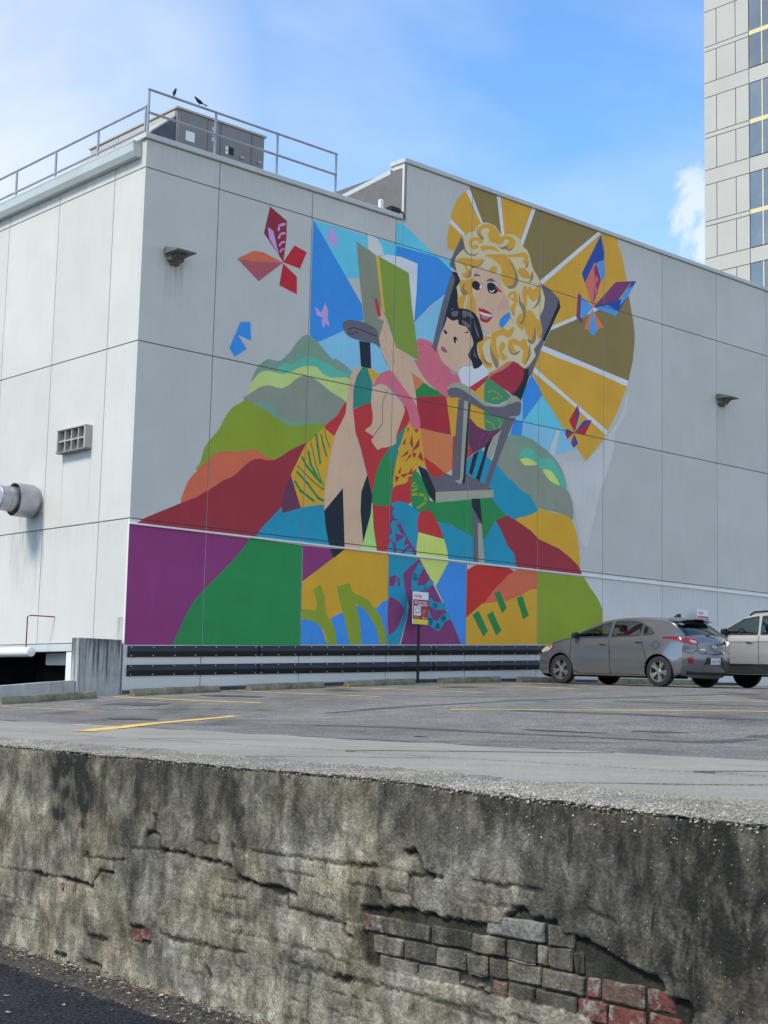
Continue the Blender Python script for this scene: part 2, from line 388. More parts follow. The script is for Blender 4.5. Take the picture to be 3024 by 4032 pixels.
for pts in ([(-7.0, 9.2), (-6.1, 9.6), (-5.4, 10.8), (-4.4, 11.0)], [(-6.9, 15.4), (-6.2, 15.2), (-5.1, 16.0)], [(1.0, 3.2), (2.2, 4.4), (2.6, 6.2), (3.3, 7.0)], [(-3.0, 4.2), (-2.1, 5.6), (-1.9, 7.3)]): strip('crack', pts, .035, 'soil_dark', .004, ragged=1.2)
def apron():
    mb = MB(); P = []; vs = list(np.arange(-1, 27.01, .5))
    for v in vs:
        for u in (ucop(v) - .2, -9.0, -6.9): P.append(LP(u, v, -.06))
    mb.add(P, [(3 * i + j, 3 * i + j + 1, 3 * i + j + 4, 3 * i + j + 3) for i in range(len(vs) - 1) for j in range(2)], 'soil_dark')
    a = obj('concrete_apron', mb, kind='structure')
    cuts = [(-1, -1), (2.5, 2.3), (6.1, 5.7), (9.2, 9.5), (12.3, 12.2), (15.1, 14.6), (17.4, 17.9), (20.0, 20.9), (26.5, 26.5)]
    jo = lambda v: -9.25 + .05 * noise.noise(Vector((v * 1.7, 0, 5))) + .03 * noise.noise(Vector((v * 7, 0, 9)))
    for row in (0, 1):
        for (a0, a1), (b0, b1) in zip(cuts[:-1], cuts[1:]):
            if row: a0, a1, b0, b1 = a0 - .4, a0 + .1, b0 - .4, b0 + .1
            mb = MB(); P = []; nj, ni = 7, 26
            g = random.uniform(.04, .09); tilt = random.uniform(-.006, .006)
            for i in range(ni + 1):
                for j in range(nj + 1):
                    s = j / nj; va = a0 + (a1 - a0) * s + g; vb = b0 + (b1 - b0) * s - g
                    v = va + (vb - va) * i / ni
                    if i in (0, ni): v += .03 * noise.noise(Vector((s * 6, a0 + i, row)))
                    u0, u1 = (ucop(v) + .0, jo(v) - .06) if row == 0 else (jo(v) + .06, EDGE(v) - .05)
                    u0, u1 = (u0, u1)
                    P.append(LP(u0 + (u1 - u0) * s, v, tilt * (i / ni - .5) + .004 * noise.noise(Vector((u0 + s, v, 1)) * 3)))
            n = nj + 1
            # rows: s runs across u
            mb.add(P, [(i * n + j, i * n + j + 1, (i + 1) * n + j + 1, (i + 1) * n + j) for i in range(ni) for j in range(nj)], 'apron')
            k = len(P); rim = [i * n for i in range(ni + 1)] + [ni * n + j for j in range(1, n)] + [i * n + nj for i in range(ni - 1, -1, -1)] + [j for j in range(nj - 1, 0, -1)]
            lo = [Vector(P[i]) - Vector((0, 0, .07)) for i in rim]
            o0 = len(mb.v); mb.add(lo, [], 'apron'); m_ = len(rim)
            for i in range(m_): mb.f.append((rim[i], rim[(i + 1) % m_], o0 + (i + 1) % m_, o0 + i)); mb.m.append(0)
            obj('slab', mb, a, smooth=True, fix=False)
apron()

# ================================================================== BUILDING WITH THE MURAL
BLD = thing('building', 0, 0, 0, 'large pale grey panelled building with a bright mural on the wall behind the parking lot', 'building')
GP = .009    # half a joint between panels
UC = [0, 1.77, 4.22, 6.65, 9.08, 11.5, 13.96, 16.40, 18.87, 21.32, 23.77, 26.2, 28.7]
ZR = [-.6, 3.37, 6.81, 10.27]
RECTS = []
def panel(pts, y0, parent=BLD, name='panel'):    # pts: (a, z) corners -> on right face (a = u)
    pass
def rpanel(u0, u1, z0, z1, face='R', th=.07):
    mb = MB(); a, b, c, d = u0 + GP, u1 - GP, z0 + GP, z1 - GP
    if face == 'R':
        if u0 == 0: a = 0
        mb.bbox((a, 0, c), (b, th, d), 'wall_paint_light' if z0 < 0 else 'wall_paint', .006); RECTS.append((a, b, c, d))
    else:
        if u0 == 0: a = th + .001
        mb.bbox((0, a, c), (th, b, d), 'wall_paint', .006)
    return obj('panel', mb, BLD)
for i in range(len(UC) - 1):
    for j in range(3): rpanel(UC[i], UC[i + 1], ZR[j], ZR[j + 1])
for i in range(3): rpanel(UC[i], UC[i + 1], 10.27, 10.84)
rpanel(6.65, 6.87, 10.27, 10.84)
rpanel(6.87 - GP, 9.08, 10.27, 12.2)
for i in range(4, len(UC) - 1): rpanel(UC[i], UC[i + 1], 10.27, 12.2)
YC = [0, 1.10, 3.25, 5.40, 7.55, 9.70, 11.85, 14.0]
for i in range(len(YC) - 1):
    for (z0, z1) in ((1.03, 3.37), (3.37, 6.81), (6.81, 10.27), (10.27, 10.84)):
        if i == 0 and z0 == 1.03: rpanel(YC[0], YC[1], -1.2, 3.37, 'L')
        else: rpanel(YC[i], YC[i + 1], z0, z1, 'L')
mb = MB()     # lower wall beside the opening
mb.box((.02, 1.09, -1.2), (.3, 1.78, 1.02), 'wall_paint')
obj('pilaster', mb, BLD)
mb = MB()
mb.box((.072, .072, -1.0), (28.6, 13.9, -.01), 'wall_core')
mb.box((.072, .072, 1.04), (6.86, 13.9, 10.6), 'wall_core')
mb.box((6.861, .072, 1.04), (28.6, 13.9, 12.1), 'wall_core')
mb.box((6.0, .073, -.01), (28.6, 13.8, 1.04), 'wall_core')
mb.box((.3, .074, -.01), (6.0, .3, 1.039), 'wall_core')
obj('core', mb, BLD)
mb = MB()     # garage interior
mb.box((5.9, .4, -1.2), (5.98, 13.8, 1.3), 'slate'); mb.box((.05, 13.7, -1.2), (5.9, 13.8, 1.3), 'slate')
obj('garage_interior', mb, BLD)
mb = MB(); mb.box((.26, 2.07, .62), (.5, 3.3, .86), 'wall_paint'); obj('beam', mb, BLD)
mb = MB(); mb.box((-.02, 1.79, .88), (.3, 13.9, 1.025), 'cap_metal'); obj('lintel', mb, BLD)
mb = MB(); mb.box((.0, 1.785, -1.2), (.25, 2.06, .875), 'white_metal'); obj('column', mb, BLD)
# lower right face ledge (base board) with the dark strip above it
for u0, u1 in zip([0, 2.9, 5.8, 8.7, 11.6, 14.5, 17.4], [2.9, 5.8, 8.7, 11.6, 14.5, 17.4, 20.3]):
    mb = MB(); n = 8; P = []
    for i in range(n + 1):
        u = u0 + .004 + (u1 - u0 - .008) * i / n; z = zl(u, 0); P += [(u, -.10, z - .1), (u, -.10, z + .06), (u, -.005, z + .075), (u, -.005, z - .1)]
    F = []
    for i in range(n):
        for j in range(4): F.append((4 * i + j, 4 * i + 4 + j, 4 * i + 4 + (j + 1) % 4, 4 * i + (j + 1) % 4))
    F += [(0, 1, 2, 3), (4 * n + 3, 4 * n + 2, 4 * n + 1, 4 * n)]
    mb.add(P, F, 'curb_dark'); obj('curb', mb, BLD)
# roof caps
def cap(a, b, name='cap'): mb = MB(); mb.bbox(a, b, 'cap_metal', .008); return obj(name, mb, BLD)
cap((-.06, -.06, 10.845), (6.79, .22, 10.95)); cap((-.06, .222, 10.845), (.22, .42, 10.95))
cap((6.84, -.05, 12.205), (17.9, .25, 12.31)); cap((17.905, -.05, 12.205), (28.8, .25, 12.31)); cap((6.84, .252, 12.205), (7.15, .46, 12.31))
mb = MB(); mb.box((6.872, .0, 10.84), (6.95, .40, 12.2), 'wall_paint'); obj('pier', mb, BLD)
mb = MB(); mb.prism([(6.93, .402, 10.7), (6.93, 6.0, 10.7), (6.93, 6.0, 11.47), (6.93, .402, 12.05)], (.1, 0, 0), 'slate'); obj('side_wall', mb, BLD)
mb = MB(); mb.prism([(6.86, .462, 12.045), (6.86, 6.0, 11.465), (6.86, 6.0, 11.57), (6.86, .462, 12.15)], (.25, 0, 0), 'cap_metal'); obj('cap', mb, BLD)
# gutter along the left eave
mb = MB(); pr = [(-.005, 10.50), (-.13, 10.50), (-.19, 10.60), (-.21, 10.76), (-.005, 10.76)]
mb.prism([(x, .16, z) for x, z in pr], (0, 13.8, 0), 'cap_metal')
g_ = obj('gutter', mb, BLD)
mb = MB(); mb.box((-.215, .15, 10.762), (0.2, 13.95, 10.80), 'cap_metal'); obj('roof_edge', mb, BLD)
mb = MB(); mb.box((.2, .25, 10.55), (6.84, 13.9, 10.63), 'unit_light'); obj('roof', mb, BLD)
# white drip flashing across the mural wall
for u0, u1 in [(0, 3.05), (3.05, 6.1), (6.1, 9.15), (9.15, 12.2), (12.2, 15.25), (15.25, 18.3), (18.3, 21.35), (21.35, 24.4)]:
    mb = MB(); u0 += .002 if u0 else -.02; u1 -= .002
    mb.prism([(u0, -.002, 3.262), (u0, -.045, 3.252), (u0, -.045, 3.278), (u0, -.002, 3.292)], (u1 - u0, 0, 0), 'white_metal')
    obj('flashing', mb, BLD)
# black rubber bumper strips with bolts
bolt = MB(); bolt.lathe([(0, .013), (.012, .013), (.012, .0)], (0, 0, 0), (0, -1, 0), 'galv', 8); bolt_me = mesh('bolt', bolt)
for zo in (.055, -.30):
    for (u0, u1) in ((.08, 3.12), (3.15, 8.02), (8.05, 12.9), (12.93, 17.8)):
        mb = MB(); n = 14; P = []; F = []
        zb = lambda u: .80 + zo + .0440 * u
        pr = [(-.004, -.105), (-.03, -.105), (-.055, -.06), (-.075, 0), (-.055, .06), (-.03, .105), (-.004, .105)]
        m_ = len(pr)
        for i in range(n + 1):
            u = u0 + (u1 - u0) * i / n
            P += [(u, y, zb(u) + z) for y, z in pr]
        for i in range(n):
            for j in range(m_): F.append((m_ * i + j, m_ * i + m_ + j, m_ * i + m_ + (j + 1) % m_, m_ * i + (j + 1) % m_))
        F += [tuple(range(m_)), tuple(n * m_ + j for j in range(m_))[::-1]]
        mb.add(P, F, 'rubber'); bs_ = obj('bumper_strip', mb, BLD)
        if u1 > 13: continue
        k = int((u1 - u0) / .44)
        for i in range(k + 1):
            u = u0 + .06 + (u1 - u0 - .12) * i / k
            for dz in (-.078, .078):
                o = bpy.data.objects.new('bolt', bolt_me); o.location = (u, -.047, zb(u) + dz); link(o, bs_)

# ------------------------------------------------------------------ the mural: flat painted shapes laid on the panels
CR = {'A': (1000, 300, .6028), 'B': (1000, 1300, .6028), 'C': (1000, 2000, .6028), 'D': (2000, 1300, .6028), 'E': (2024, 0, .6028),
      'F': (1740, 850, .30139), 'G': (1750, 700, .48222), 'H': (1300, 1100, .36166), 'I': (1800, 1350, .31646), 'J': (700, 1250, .40678),
      'K': (2200, 2150, .18083), 'X': (2024, 2200, .6028), 'Y': (0, 2200, .6028), 'Z': (0, 1300, .6028)}
PAL = dict(purple=(120, 50, 105), green=(36, 122, 68), maroon=(134, 44, 54), orange=(198, 103, 74), olive=(121, 141, 42), sage=(106, 138, 121), mint=(78, 163, 143),
  lime=(165, 185, 115), hgrey=(121, 131, 119), sea=(100, 145, 125), teal=(30, 130, 160), yellow=(240, 190, 58), gold=(214, 168, 58), brown=(118, 106, 64), blue=(48, 125, 197),
  aqua=(86, 177, 200), pale=(118, 178, 207), red=(166, 48, 50), skin=(226, 194, 165), pink=(184, 97, 115), cgrey=(88, 88, 98), clight=(140, 146, 130), navy=(25, 36, 47),
  orange2=(206, 127, 80), white=(205, 214, 224), hair=(224, 214, 172), hgold=(226, 176, 66), hbrown=(126, 112, 84), plum=(93, 50, 76), lime2=(190, 208, 110), fgreen=(38, 118, 62),
  tgreen=(40, 120, 110), cheek=(216, 172, 154), black=(28, 30, 38), lips=(160, 35, 45), dkred=(150, 40, 52), wing=(125, 38, 52), lilac=(165, 140, 192), navyb=(36, 68, 142),
  salmon=(205, 112, 104), violet=(110, 55, 100), sky2=(70, 140, 202), cover=(112, 136, 52), back=(118, 125, 110), spine=(205, 172, 78), page=(178, 186, 184), wcol=(150, 150, 158), grn2=(60, 125, 92),
  royal=(58, 130, 205), lgreen=(150, 192, 112), patch=(172, 178, 180), fade=(158, 168, 174), mouth=(150, 78, 90), rust=(150, 100, 60), ochre=(125, 145, 42), dpink=(150, 70, 90), red2=(170, 45, 42), sh=(196, 160, 132))
CR['Q'] = (1250, 1900, .42194)
MURAL = '''
@up
*mural
P aqua A 388,938 930,1098 930,1300 H 60,0 345,300 A 700,1500 365,1400
P aqua A 930,960 975,965 1180,1165 1295,1213 1290,1280 1200,1190 930,1120
P blue A 388,938 705,1490 H 360,440 140,565 0,628 J 1355,238 1280,180 A 366,1600
P pale J 1355,240 H 0,625 140,560 360,440 H 600,500 920,470 1100,300 1270,130 1240,600 1000,760 800,1100 400,1250 J 1475,560 1475,395
P blue A 932,1108 1200,1182 1298,1278 1262,1412 1150,1500 1048,1606 930,1640 900,1400
*sky_facet
P blue I 925,395 1070,640 820,975 808,1155 655,1145 710,960 780,700
P pale I 815,670 815,978 720,962 790,720
P aqua I 1070,645 1350,1092 820,980
P pale I 820,980 1350,1100 1400,1180 1490,1310 1210,1400 1140,1370 1000,1240 800,1160
P patch I 1240,1085 1275,1092 1210,1405 1140,1370
*sun_rays
S gold G 178,115 235,235 305,372 240,470 165,462 105,385 50,335 75,240 115,165
P gold G 42,372 160,480 135,495 82,598 25,575 22,480
P white G 50,335 168,458 158,482 40,368
P white G 178,112 206,92 322,370 300,375
P brown G 205,85 215,60 425,130 472,470 400,400 315,372
P white G 425,135 457,145 489,468 466,472
P gold G 457,145 722,240 625,525 540,470 489,470
P white G 720,240 750,250 637,562 620,525
P brown G 750,240 1258,440 785,850 720,760 637,565
P white G 1255,440 1290,450 800,872 778,842
P gold G 1290,445 1398,480 1450,640 1490,845 1505,970 1215,1060 1080,1145 870,1215 780,1100 800,872
P brown G 868,1244 1245,1085 1505,966 1530,1110 D 815,-80 828,20 826,90 815,200 787,332 630,270 228,104
P white G 868,1214 1240,1058 1248,1084 868,1246
P white D 228,100 787,332 780,368 350,190 212,132
P gold D 212,132 350,190 490,240 778,368 745,450 710,540 650,660 400,450 168,240
P white D 168,238 400,443 652,658 638,684 400,472 152,264
P gold D 152,264 400,470 637,682 600,745 510,855 375,660 230,430
P patch D 350,860 508,858 600,770 660,680 720,590 790,400 770,560 700,660 690,780 640,950 600,1050 560,1250 520,1420 480,1400 455,1280 430,1130 380,1000
*hills
S sage J 715,630 745,530 790,460 870,405 930,414 990,418 1080,340 1160,230 1230,172 1280,178 1360,245 1475,380 B 515,190 550,195 640,275 650,400 645,480 500,480 J 1250,700 800,700
S mint J 960,510 1030,440 1100,460 1180,400 1290,375 1400,430 1475,450 B 540,260 640,290 640,330 500,330 J 1400,560 1330,500 1200,500 1080,540 1020,548
S lime J 685,745 715,630 790,540 870,515 1010,545 1090,525 1200,478 1330,475 1400,540 1475,580 B 540,310 630,325 630,480 610,500 400,480 J 1400,800 800,770
S hgrey J 645,800 690,745 800,672 890,657 1000,685 1080,650 1160,585 1230,562 1290,575 B 400,320 500,400 610,485 530,590 460,660 J 1440,1070 1100,1060 900,950
S sea J 740,828 880,820 960,910 1060,1000 1200,1000 1330,1010 1440,1055 1260,1045 1140,1060 1000,1020 880,930 760,850
S olive J 185,1480 215,1410 240,1330 260,1260 310,1185 400,1080 450,980 520,880 600,830 650,803 740,840 850,900 960,980 1060,1035 1150,1052 1260,1033 1430,1045 1330,1160 1250,1240 1000,1380 900,1430 400,1550
S orange J 30,1800 60,1680 110,1570 190,1480 300,1370 380,1310 450,1290 570,1300 740,1278 830,1335 930,1390 800,1500 500,1700 100,1900
P maroon Z 880,1268 950,1225 1070,1175 1180,1130 J 100,1770 190,1735 240,1700 300,1670 360,1630 450,1570 520,1545 570,1510 620,1460 670,1415 700,1392 740,1370 790,1366 860,1382 930,1380 1000,1345 1080,1288 1250,1205 1200,1300 1250,1500 1010,1900 760,2190 Z 1640,1375 850,1275
P maroon Z 860,1262 900,1262 1500,1340 1500,1360 860,1275
S sage I 640,1155 750,1150 850,1165 1000,1250 1180,1400 1290,1560 1350,1820 1100,1800 500,1530 560,1300
S hgrey I 610,1210 660,1230 720,1300 780,1420 850,1520 980,1515 1050,1580 1110,1690 1180,1750 1270,1770 1370,1840 1430,1980 1440,2195 1360,2160 1250,2110 1100,2080 1000,2060 900,1900 700,1900 470,1560 520,1400
S mint I 770,1390 830,1320 910,1310 1000,1400 1060,1440 1150,1440 1250,1540 1330,1700 1355,1812 1270,1765 1170,1620 1060,1582 980,1512 880,1442 785,1445
S lime2 I 785,1448 880,1436 995,1510 850,1525 805,1490
S lime2 I 1065,1585 1170,1598 1275,1765 1210,1750 1150,1710
S teal I 470,1520 560,1590 620,1670 700,1730 800,1840 900,1900 995,2060 990,2105 740,2212 600,2150 400,2000 380,1800
S yellow D 50,1248 120,1215 190,1185 200,1160 280,1188 380,1212 420,1250 452,1350 465,1450 464,1560 380,1500 200,1400
P maroon B 1575,1243 1640,1213 D 0,1213 60,1247 150,1310 200,1365 330,1425 400,1480 460,1540 478,1580 488,1612 400,1600 50,1550 B 1560,1400
P teal B -10,1375 60,1280 185,1150 240,1180 305,1160 460,1135 480,1300 510,1435
P plum B 240,940 310,1160 185,1195 180,1140 200,1040
*quilt
S red B 600,470 645,515 765,475 1000,500 1010,610 900,760 800,920 790,1120 740,945 650,650 520,695 460,635 540,560
P yellow B 455,635 525,695 490,860 462,1060 468,1140 380,1142 305,1160 240,945 330,760
W26 green J 1338,1125 1355,1250 1380,1420
W14 green J 1288,1210 1330,1400 1395,1600
W26 green J 1262,1290 1285,1420 1380,1600
W26 green J 1200,1345 1240,1430 1390,1605
W14 green J 1158,1435 1300,1580 1410,1670
W14 green J 1400,1595 1412,1672
W24 green J 1148,1490 1250,1600 1360,1750 1415,1775
W24 green J 1130,1580 1190,1680 1320,1780
W22 green J 1385,1130 1410,1240 1442,1350
W14 green J 1418,1090 1440,1180 1472,1260
P lgreen B 770,1130 805,1460 640,1450 700,1350
P red B 775,1110 900,1130 885,1465 805,1455 780,1280
S green B 800,920 860,800 930,740 945,880 908,1020 902,1138 773,1130 785,1000
S tgreen B 1005,615 1012,640 940,780 925,860 880,840 875,800 930,700
S yellow B 1008,610 1085,640 1112,830 1127,895 1070,890 1060,940 990,1000 912,1027 920,900 950,770
P dkred B 1018,740 1032,672 1040,780
P dkred B 1025,800 1082,705 1078,760
P dkred B 955,835 1008,782 1005,810
P dkred B 985,865 1015,812 1030,820
P dkred B 1030,800 1062,805 1045,840
P dkred B 1070,830 1090,790 1108,860
P dkred B 1000,640 1015,640 1005,670
P dkred B 968,745 995,700 985,750
P dkred B 1045,650 1078,645 1060,675
P dkred B 940,930 965,885 955,940
P dkred B 955,945 1015,930 975,965
P dkred B 1005,940 1038,885 1025,945
P dkred B 920,950 950,960 925,1000
P dkred B 1025,930 1065,905 1040,960
P dkred B 1000,965 1030,950 1020,985
S red B 912,1027 990,1000 1032,958 1030,1100 1000,1138 903,1132
S green B 1030,955 1072,930 1130,1060 1165,1185 1080,1195 1028,1130
W30 ochre Q 895,0 915,30 880,25
W26 ochre Q 880,110 940,110 1000,120 1015,180 930,240
W22 ochre Q 930,60 880,75
P teal B 900,1135 940,1118 1000,1130 1082,1190 1078,1320 1062,1485 868,1465 890,1300
P violet Q 690,220 720,240 695,280 715,330 760,350 700,360 680,400 700,470 665,500 690,540 660,580 648,600 664,360 688,200
P violet Q 735,405 770,370 790,420 830,495 780,480 760,440
P violet Q 720,470 770,490 830,495 760,540 735,570
P violet Q 690,540 730,570 735,660 700,665 710,610
P violet Q 770,665 820,610 850,580 900,610 945,690 900,685 880,620 840,620 800,665
P violet Q 830,500 930,660 880,600 840,570 800,600
S red B 1080,1195 1150,1183 1200,1250 1240,1368 1160,1345 1073,1322
P lime2 B 1073,1320 1240,1365 1262,1440 1268,1505 1060,1480 1062,1400
P teal B 1190,1240 1290,1275 1430,1350 1500,1375 1575,1240 1620,1320 1655,1410 D 40,1460 55,1550 B 1266,1508 1262,1430 1240,1360 1215,1290
P green B 1160,1190 1130,1120 1420,1090 1545,1080 1570,1130 1600,1160 1652,1212 1575,1243 1500,1373 1430,1352 1290,1272 1193,1246
P tgreen H 350,950 410,960 460,1140 440,1345 250,1405 250,1200 290,1040
P yellow H 405,960 480,990 535,1035 460,1142
P orange2 H 870,975 1025,1120 920,1212
P fgreen H 918,1215 1020,1125 1210,1220 1250,1278 940,1283
P dkred H 935,1280 1272,1268 1320,1695 970,1622
P orange2 B 1087,640 1295,690 1302,900 1250,940 1110,830
P yellow B 1255,425 1345,445 1312,700 1288,690
P red2 B 1108,828 1170,870 1252,938 1310,970 1180,985 1125,900
P red2 B 1300,690 1355,700 1345,910 1293,915
P red I 370,392 397,442 220,608 145,555
P orange2 I 368,397 480,300 620,182 690,150 745,188 600,322 400,442
W7 royal I 420,360 435,420
W7 royal I 460,330 470,400
W7 royal I 500,300 500,385
W7 royal I 540,270 540,360
W7 royal I 580,230 580,330
W7 royal I 620,200 625,290
W7 royal I 655,175 665,260
W7 royal I 690,160 700,225
S dkred I 400,445 600,318 745,193 800,250 842,330 820,450 760,560 680,645 640,610
W18 violet I 690,260 740,330 700,350
W16 violet I 520,440 580,420 640,330
W18 violet I 600,560 610,480 650,430
W16 violet I 700,590 760,430 790,330
W14 violet I 640,560 690,500
P yellow I 350,500 345,1075 230,1040 150,930 150,740 200,690 200,620
S grn2 I 397,445 660,650 640,700 560,740 500,765 400,750 335,700 345,500
W18 ochre I 380,620 430,590 500,620 560,690
W22 ochre I 430,710 480,680 520,700
P grn2 I 328,800 620,900 570,1000 555,1065 430,1102 345,1075
W24 ochre I 360,970 430,1000 480,1090
W22 ochre I 500,940 540,990 520,1060
P plum I 150,930 250,1040 345,1085 420,1100 560,1055 480,1160 350,1290 190,1382 100,1210
W26 violet I 270,1280 280,1200 340,1130
W26 violet I 360,1240 380,1150 440,1120
P red2 I 130,1200 192,1382 90,1475
P teal I 90,1480 200,1390 300,1320 480,1530 400,1800 330,1765 85,1622
*seated_woman
P skin H 300,945 350,952 290,1050 250,1200 248,1410 B 660,650 690,800 735,940 700,1060 695,1180 712,1385 690,1440 585,1440 578,1035 458,1180 460,1060 490,860 525,690 598,545 605,470 630,290 655,250
P navy B 580,1032 592,1435 495,1425 470,1300 458,1180
P navy B 740,945 772,1080 762,1200 712,1388 695,1180 700,1060
S skin H 840,810 915,875 990,960 1060,1080 1150,1160 1215,1235 1080,1165 990,1090 870,990
S clight H 545,740 600,820 660,930 650,975 590,880
P skin H 488,420 500,400 545,330 570,350 600,420 640,520 690,660 715,740 780,765 840,810 860,930 880,1000 930,1230 948,1430 850,1310 690,1060 650,970 600,870 560,780 530,680 515,560
W6 hgrey H 560,650 600,770 660,920
W6 hgrey H 545,440 600,600 610,700
W6 hgrey H 500,430 520,540
W5 hgrey H 665,780 700,910
S red H 485,225 500,208 520,240 550,390 530,405 505,350
S red H 475,330 492,325 508,410 488,417
S hair F 590,90 500,100 440,160 430,200 330,230 275,320 275,440 200,490 165,560 170,650 195,740 235,840 190,930 205,1040 200,1100 215,1200 330,1230 450,1300 510,1400 560,1500 620,1550 510,1590 460,1680 465,1800 510,1920 620,2045 780,1960 880,1900 980,1920 1080,1990 1180,1930 1225,1820 1200,1740 1280,1620 1310,1500 1280,1320 1330,1200 1345,1080 1310,950 1270,830 1190,690 1160,580 1120,460 1060,400 1020,310 920,245 800,255 770,250 700,140
S hgold F 480,160 540,110 640,115 730,190 760,270 830,258 930,290 960,370 920,430 850,440 830,390 880,330 820,310 790,370 730,370 640,340 600,260 620,180 560,160 510,200 540,300 490,250
S hgold F 350,330 420,280 500,290 540,330 490,370 470,330 410,330 390,390 440,370 480,400 430,440 370,410
S hgold F 500,400 560,390 690,410 800,500 950,500 1090,480 1130,590 1110,660 1060,600 1070,540 960,540 850,530 760,480 620,440 530,460
S hgold F 570,515 690,500 820,510 900,580 960,700 985,820 950,910 880,940 810,900 770,800 780,700 730,620 650,560
S hbrown F 870,570 950,680 998,830 960,930 890,955 850,925 925,900 955,800 930,690
S hgold F 190,580 280,545 390,560 450,570 540,570 500,640 400,680 330,640 360,740 340,800 280,790 250,750 310,740 290,660
S hgold F 240,850 330,830 410,820 400,990 430,1100 445,1300 305,1225 220,1200 205,1080 260,1030 230,930
S hair F 320,1040 345,1060 310,1210 280,1190
W14 hair F 385,1010 350,1120 345,1210
S hgold F 610,720 660,660 720,680 700,750 640,750
S hgold F 980,700 1080,690 1150,770 1160,820 1060,810 1010,760
S hgold F 1140,920 1200,960 1280,880 1290,1000 1240,1090 1180,1120 1110,1010
S hgold F 860,1030 900,990 970,990 990,1070 960,1130 880,1080
S hair F 900,1045 930,1020 935,1060 905,1075
S hgold F 1060,930 1110,930 1110,1100 1090,1300 1060,1500 970,1400 1000,1290 1080,1250 1050,1100
S hgold F 1100,1240 1190,1260 1240,1400 1230,1560 1180,1620 1110,1560 1080,1420
S hgold F 465,1680 510,1600 600,1570 640,1600 560,1640 530,1760 580,1900 660,1960 600,1990 510,1900
S hgold F 640,1560 700,1480 800,1460 860,1500 930,1450 940,1500 880,1600 800,1560 720,1590 710,1700 750,1850 720,1920 660,1780
S hgold F 860,1650 940,1600 1010,1640 1080,1600 1120,1680 1130,1820 1080,1920 1040,1900 1060,1780 1000,1700 930,1690 970,1790 900,1780
S hgold F 740,1720 790,1640 830,1700 790,1780 850,1850 790,1890
S hgold F 1230,1340 1290,1420 1300,1560 1250,1590
S hgold F 1000,1100 960,1200 950,1300 905,1260 900,1180 940,1140
S hbrown F 475,130 478,220 545,290 520,310 460,230
S hbrown F 275,320 305,430 370,500 480,490 400,527 310,480 268,390
S hbrown F 718,370 770,412 840,390 870,440 940,410 890,458 830,440 770,430
S hbrown F 555,570 500,650 380,692 390,665 480,640
S hbrown F 370,690 382,770 340,812 270,790 330,790 350,740
S hbrown F 245,970 300,870 290,950 340,1010 290,1037
S hbrown F 1020,985 1025,1100 1088,1200 1085,1340 1050,1412 1008,1398 1058,1350 1048,1240 1003,1130
S hbrown F 1285,1000 1287,1100 1240,1180 1180,1220 1230,1150
S hbrown F 1178,720 1192,810 1130,892 1158,810
S hbrown F 1210,1450 1227,1600 1190,1672 1130,1652 1120,1600 1180,1620
S hbrown F 1132,580 1122,660 1070,684 1110,640
S hbrown F 1140,1680 1158,1800 1110,1912 1070,1942 1120,1840
S hbrown F 860,1700 920,1790 1020,1760 980,1812 900,1802
S hbrown F 540,1740 542,1830 600,1918 660,1925 610,1948 530,1872
S hbrown F 628,1650 662,1780 742,1930 708,1990 640,1830
S hbrown F 860,1100 872,1240 942,1412 888,1300
S hbrown F 905,1170 920,1250 953,1320 918,1270
S skin F 510,650 600,720 690,765 770,790 780,900 830,1030 860,1100 860,1250 840,1350 790,1450 720,1500 640,1535 560,1510 500,1400 470,1290 440,1180 430,1050 430,950 410,830 410,740 470,680
S blue F 880,1262 890,1330 800,1452 750,1440 758,1360 820,1290
S cheek F 818,1030 865,1090 860,1200 730,1228 760,1110
S cgrey F 418,810 425,762 470,762 500,790 440,790
S cgrey F 585,855 600,830 655,820 750,918 660,862
S white F 640,865 700,870 740,920 680,880
S black F 390,900 405,860 445,848 500,890 522,935 460,972 405,940
S white F 502,900 522,925 508,948 488,945
S cheek F 470,855 520,860 530,930
S black F 588,900 640,872 700,905 728,980 690,1016 610,1000
S white F 615,965 645,985 690,960 665,998 630,995
S dkred F 690,905 785,998 722,975
W8 sh F 508,1020 488,1105
W7 sh F 560,1160 590,1130
S sh F 530,1165 560,1158 580,1172 556,1182
S sh F 600,1180 680,1230 670,1290 640,1220
S lips F 480,1203 515,1215 540,1212 575,1230 655,1285 645,1345 585,1396 505,1370 490,1290
S white F 488,1252 570,1275 655,1298 625,1318 520,1292
S hgrey F 512,1300 580,1318 625,1322 590,1350 530,1340
*child
S pink H 940,668 1020,650 1090,680 1160,740 1210,860 1300,960 1400,1030 1425,1130 1300,1190 1285,1290 1150,1200 1030,1080 920,885 965,870
*collar
P white I 10,395 20,340 70,295 250,288 310,262 400,362 385,400 150,553 50,500
*child_head
W7 dpink H 965,703 1020,708
W7 dpink H 1070,712 1115,740
W7 dpink H 1150,1120 1195,1090
S clight H 1300,985 1400,1030 1330,1035
S skin H 1270,430 1240,540 1172,640 1163,730 1210,880 1300,970 1390,1012 1415,955 1530,930 1510,830 1550,700 1530,560 1400,420
S black H 1270,400 1290,350 1380,315 1500,330 1590,390 1640,520 1665,650 1600,700 1610,830 1655,920 1570,975 1540,890 1500,830 1530,760 1560,700 1530,600 1480,520 1400,490 1390,440 1330,450
S cgrey H 1320,355 1390,345 1380,400 1330,400
S cgrey H 1440,340 1530,370 1560,430 1500,400 1450,420
S cgrey H 1560,450 1600,550 1625,640 1590,590
S cgrey H 1590,680 1570,780 1600,860 1560,810
S cgrey H 1440,440 1520,500 1500,530 1440,480
W12 black H 1500,560 1500,575 1465,580
W9 black H 1545,880 1560,965 1580,960
S black H 1240,548 1272,575 1262,600 1240,580
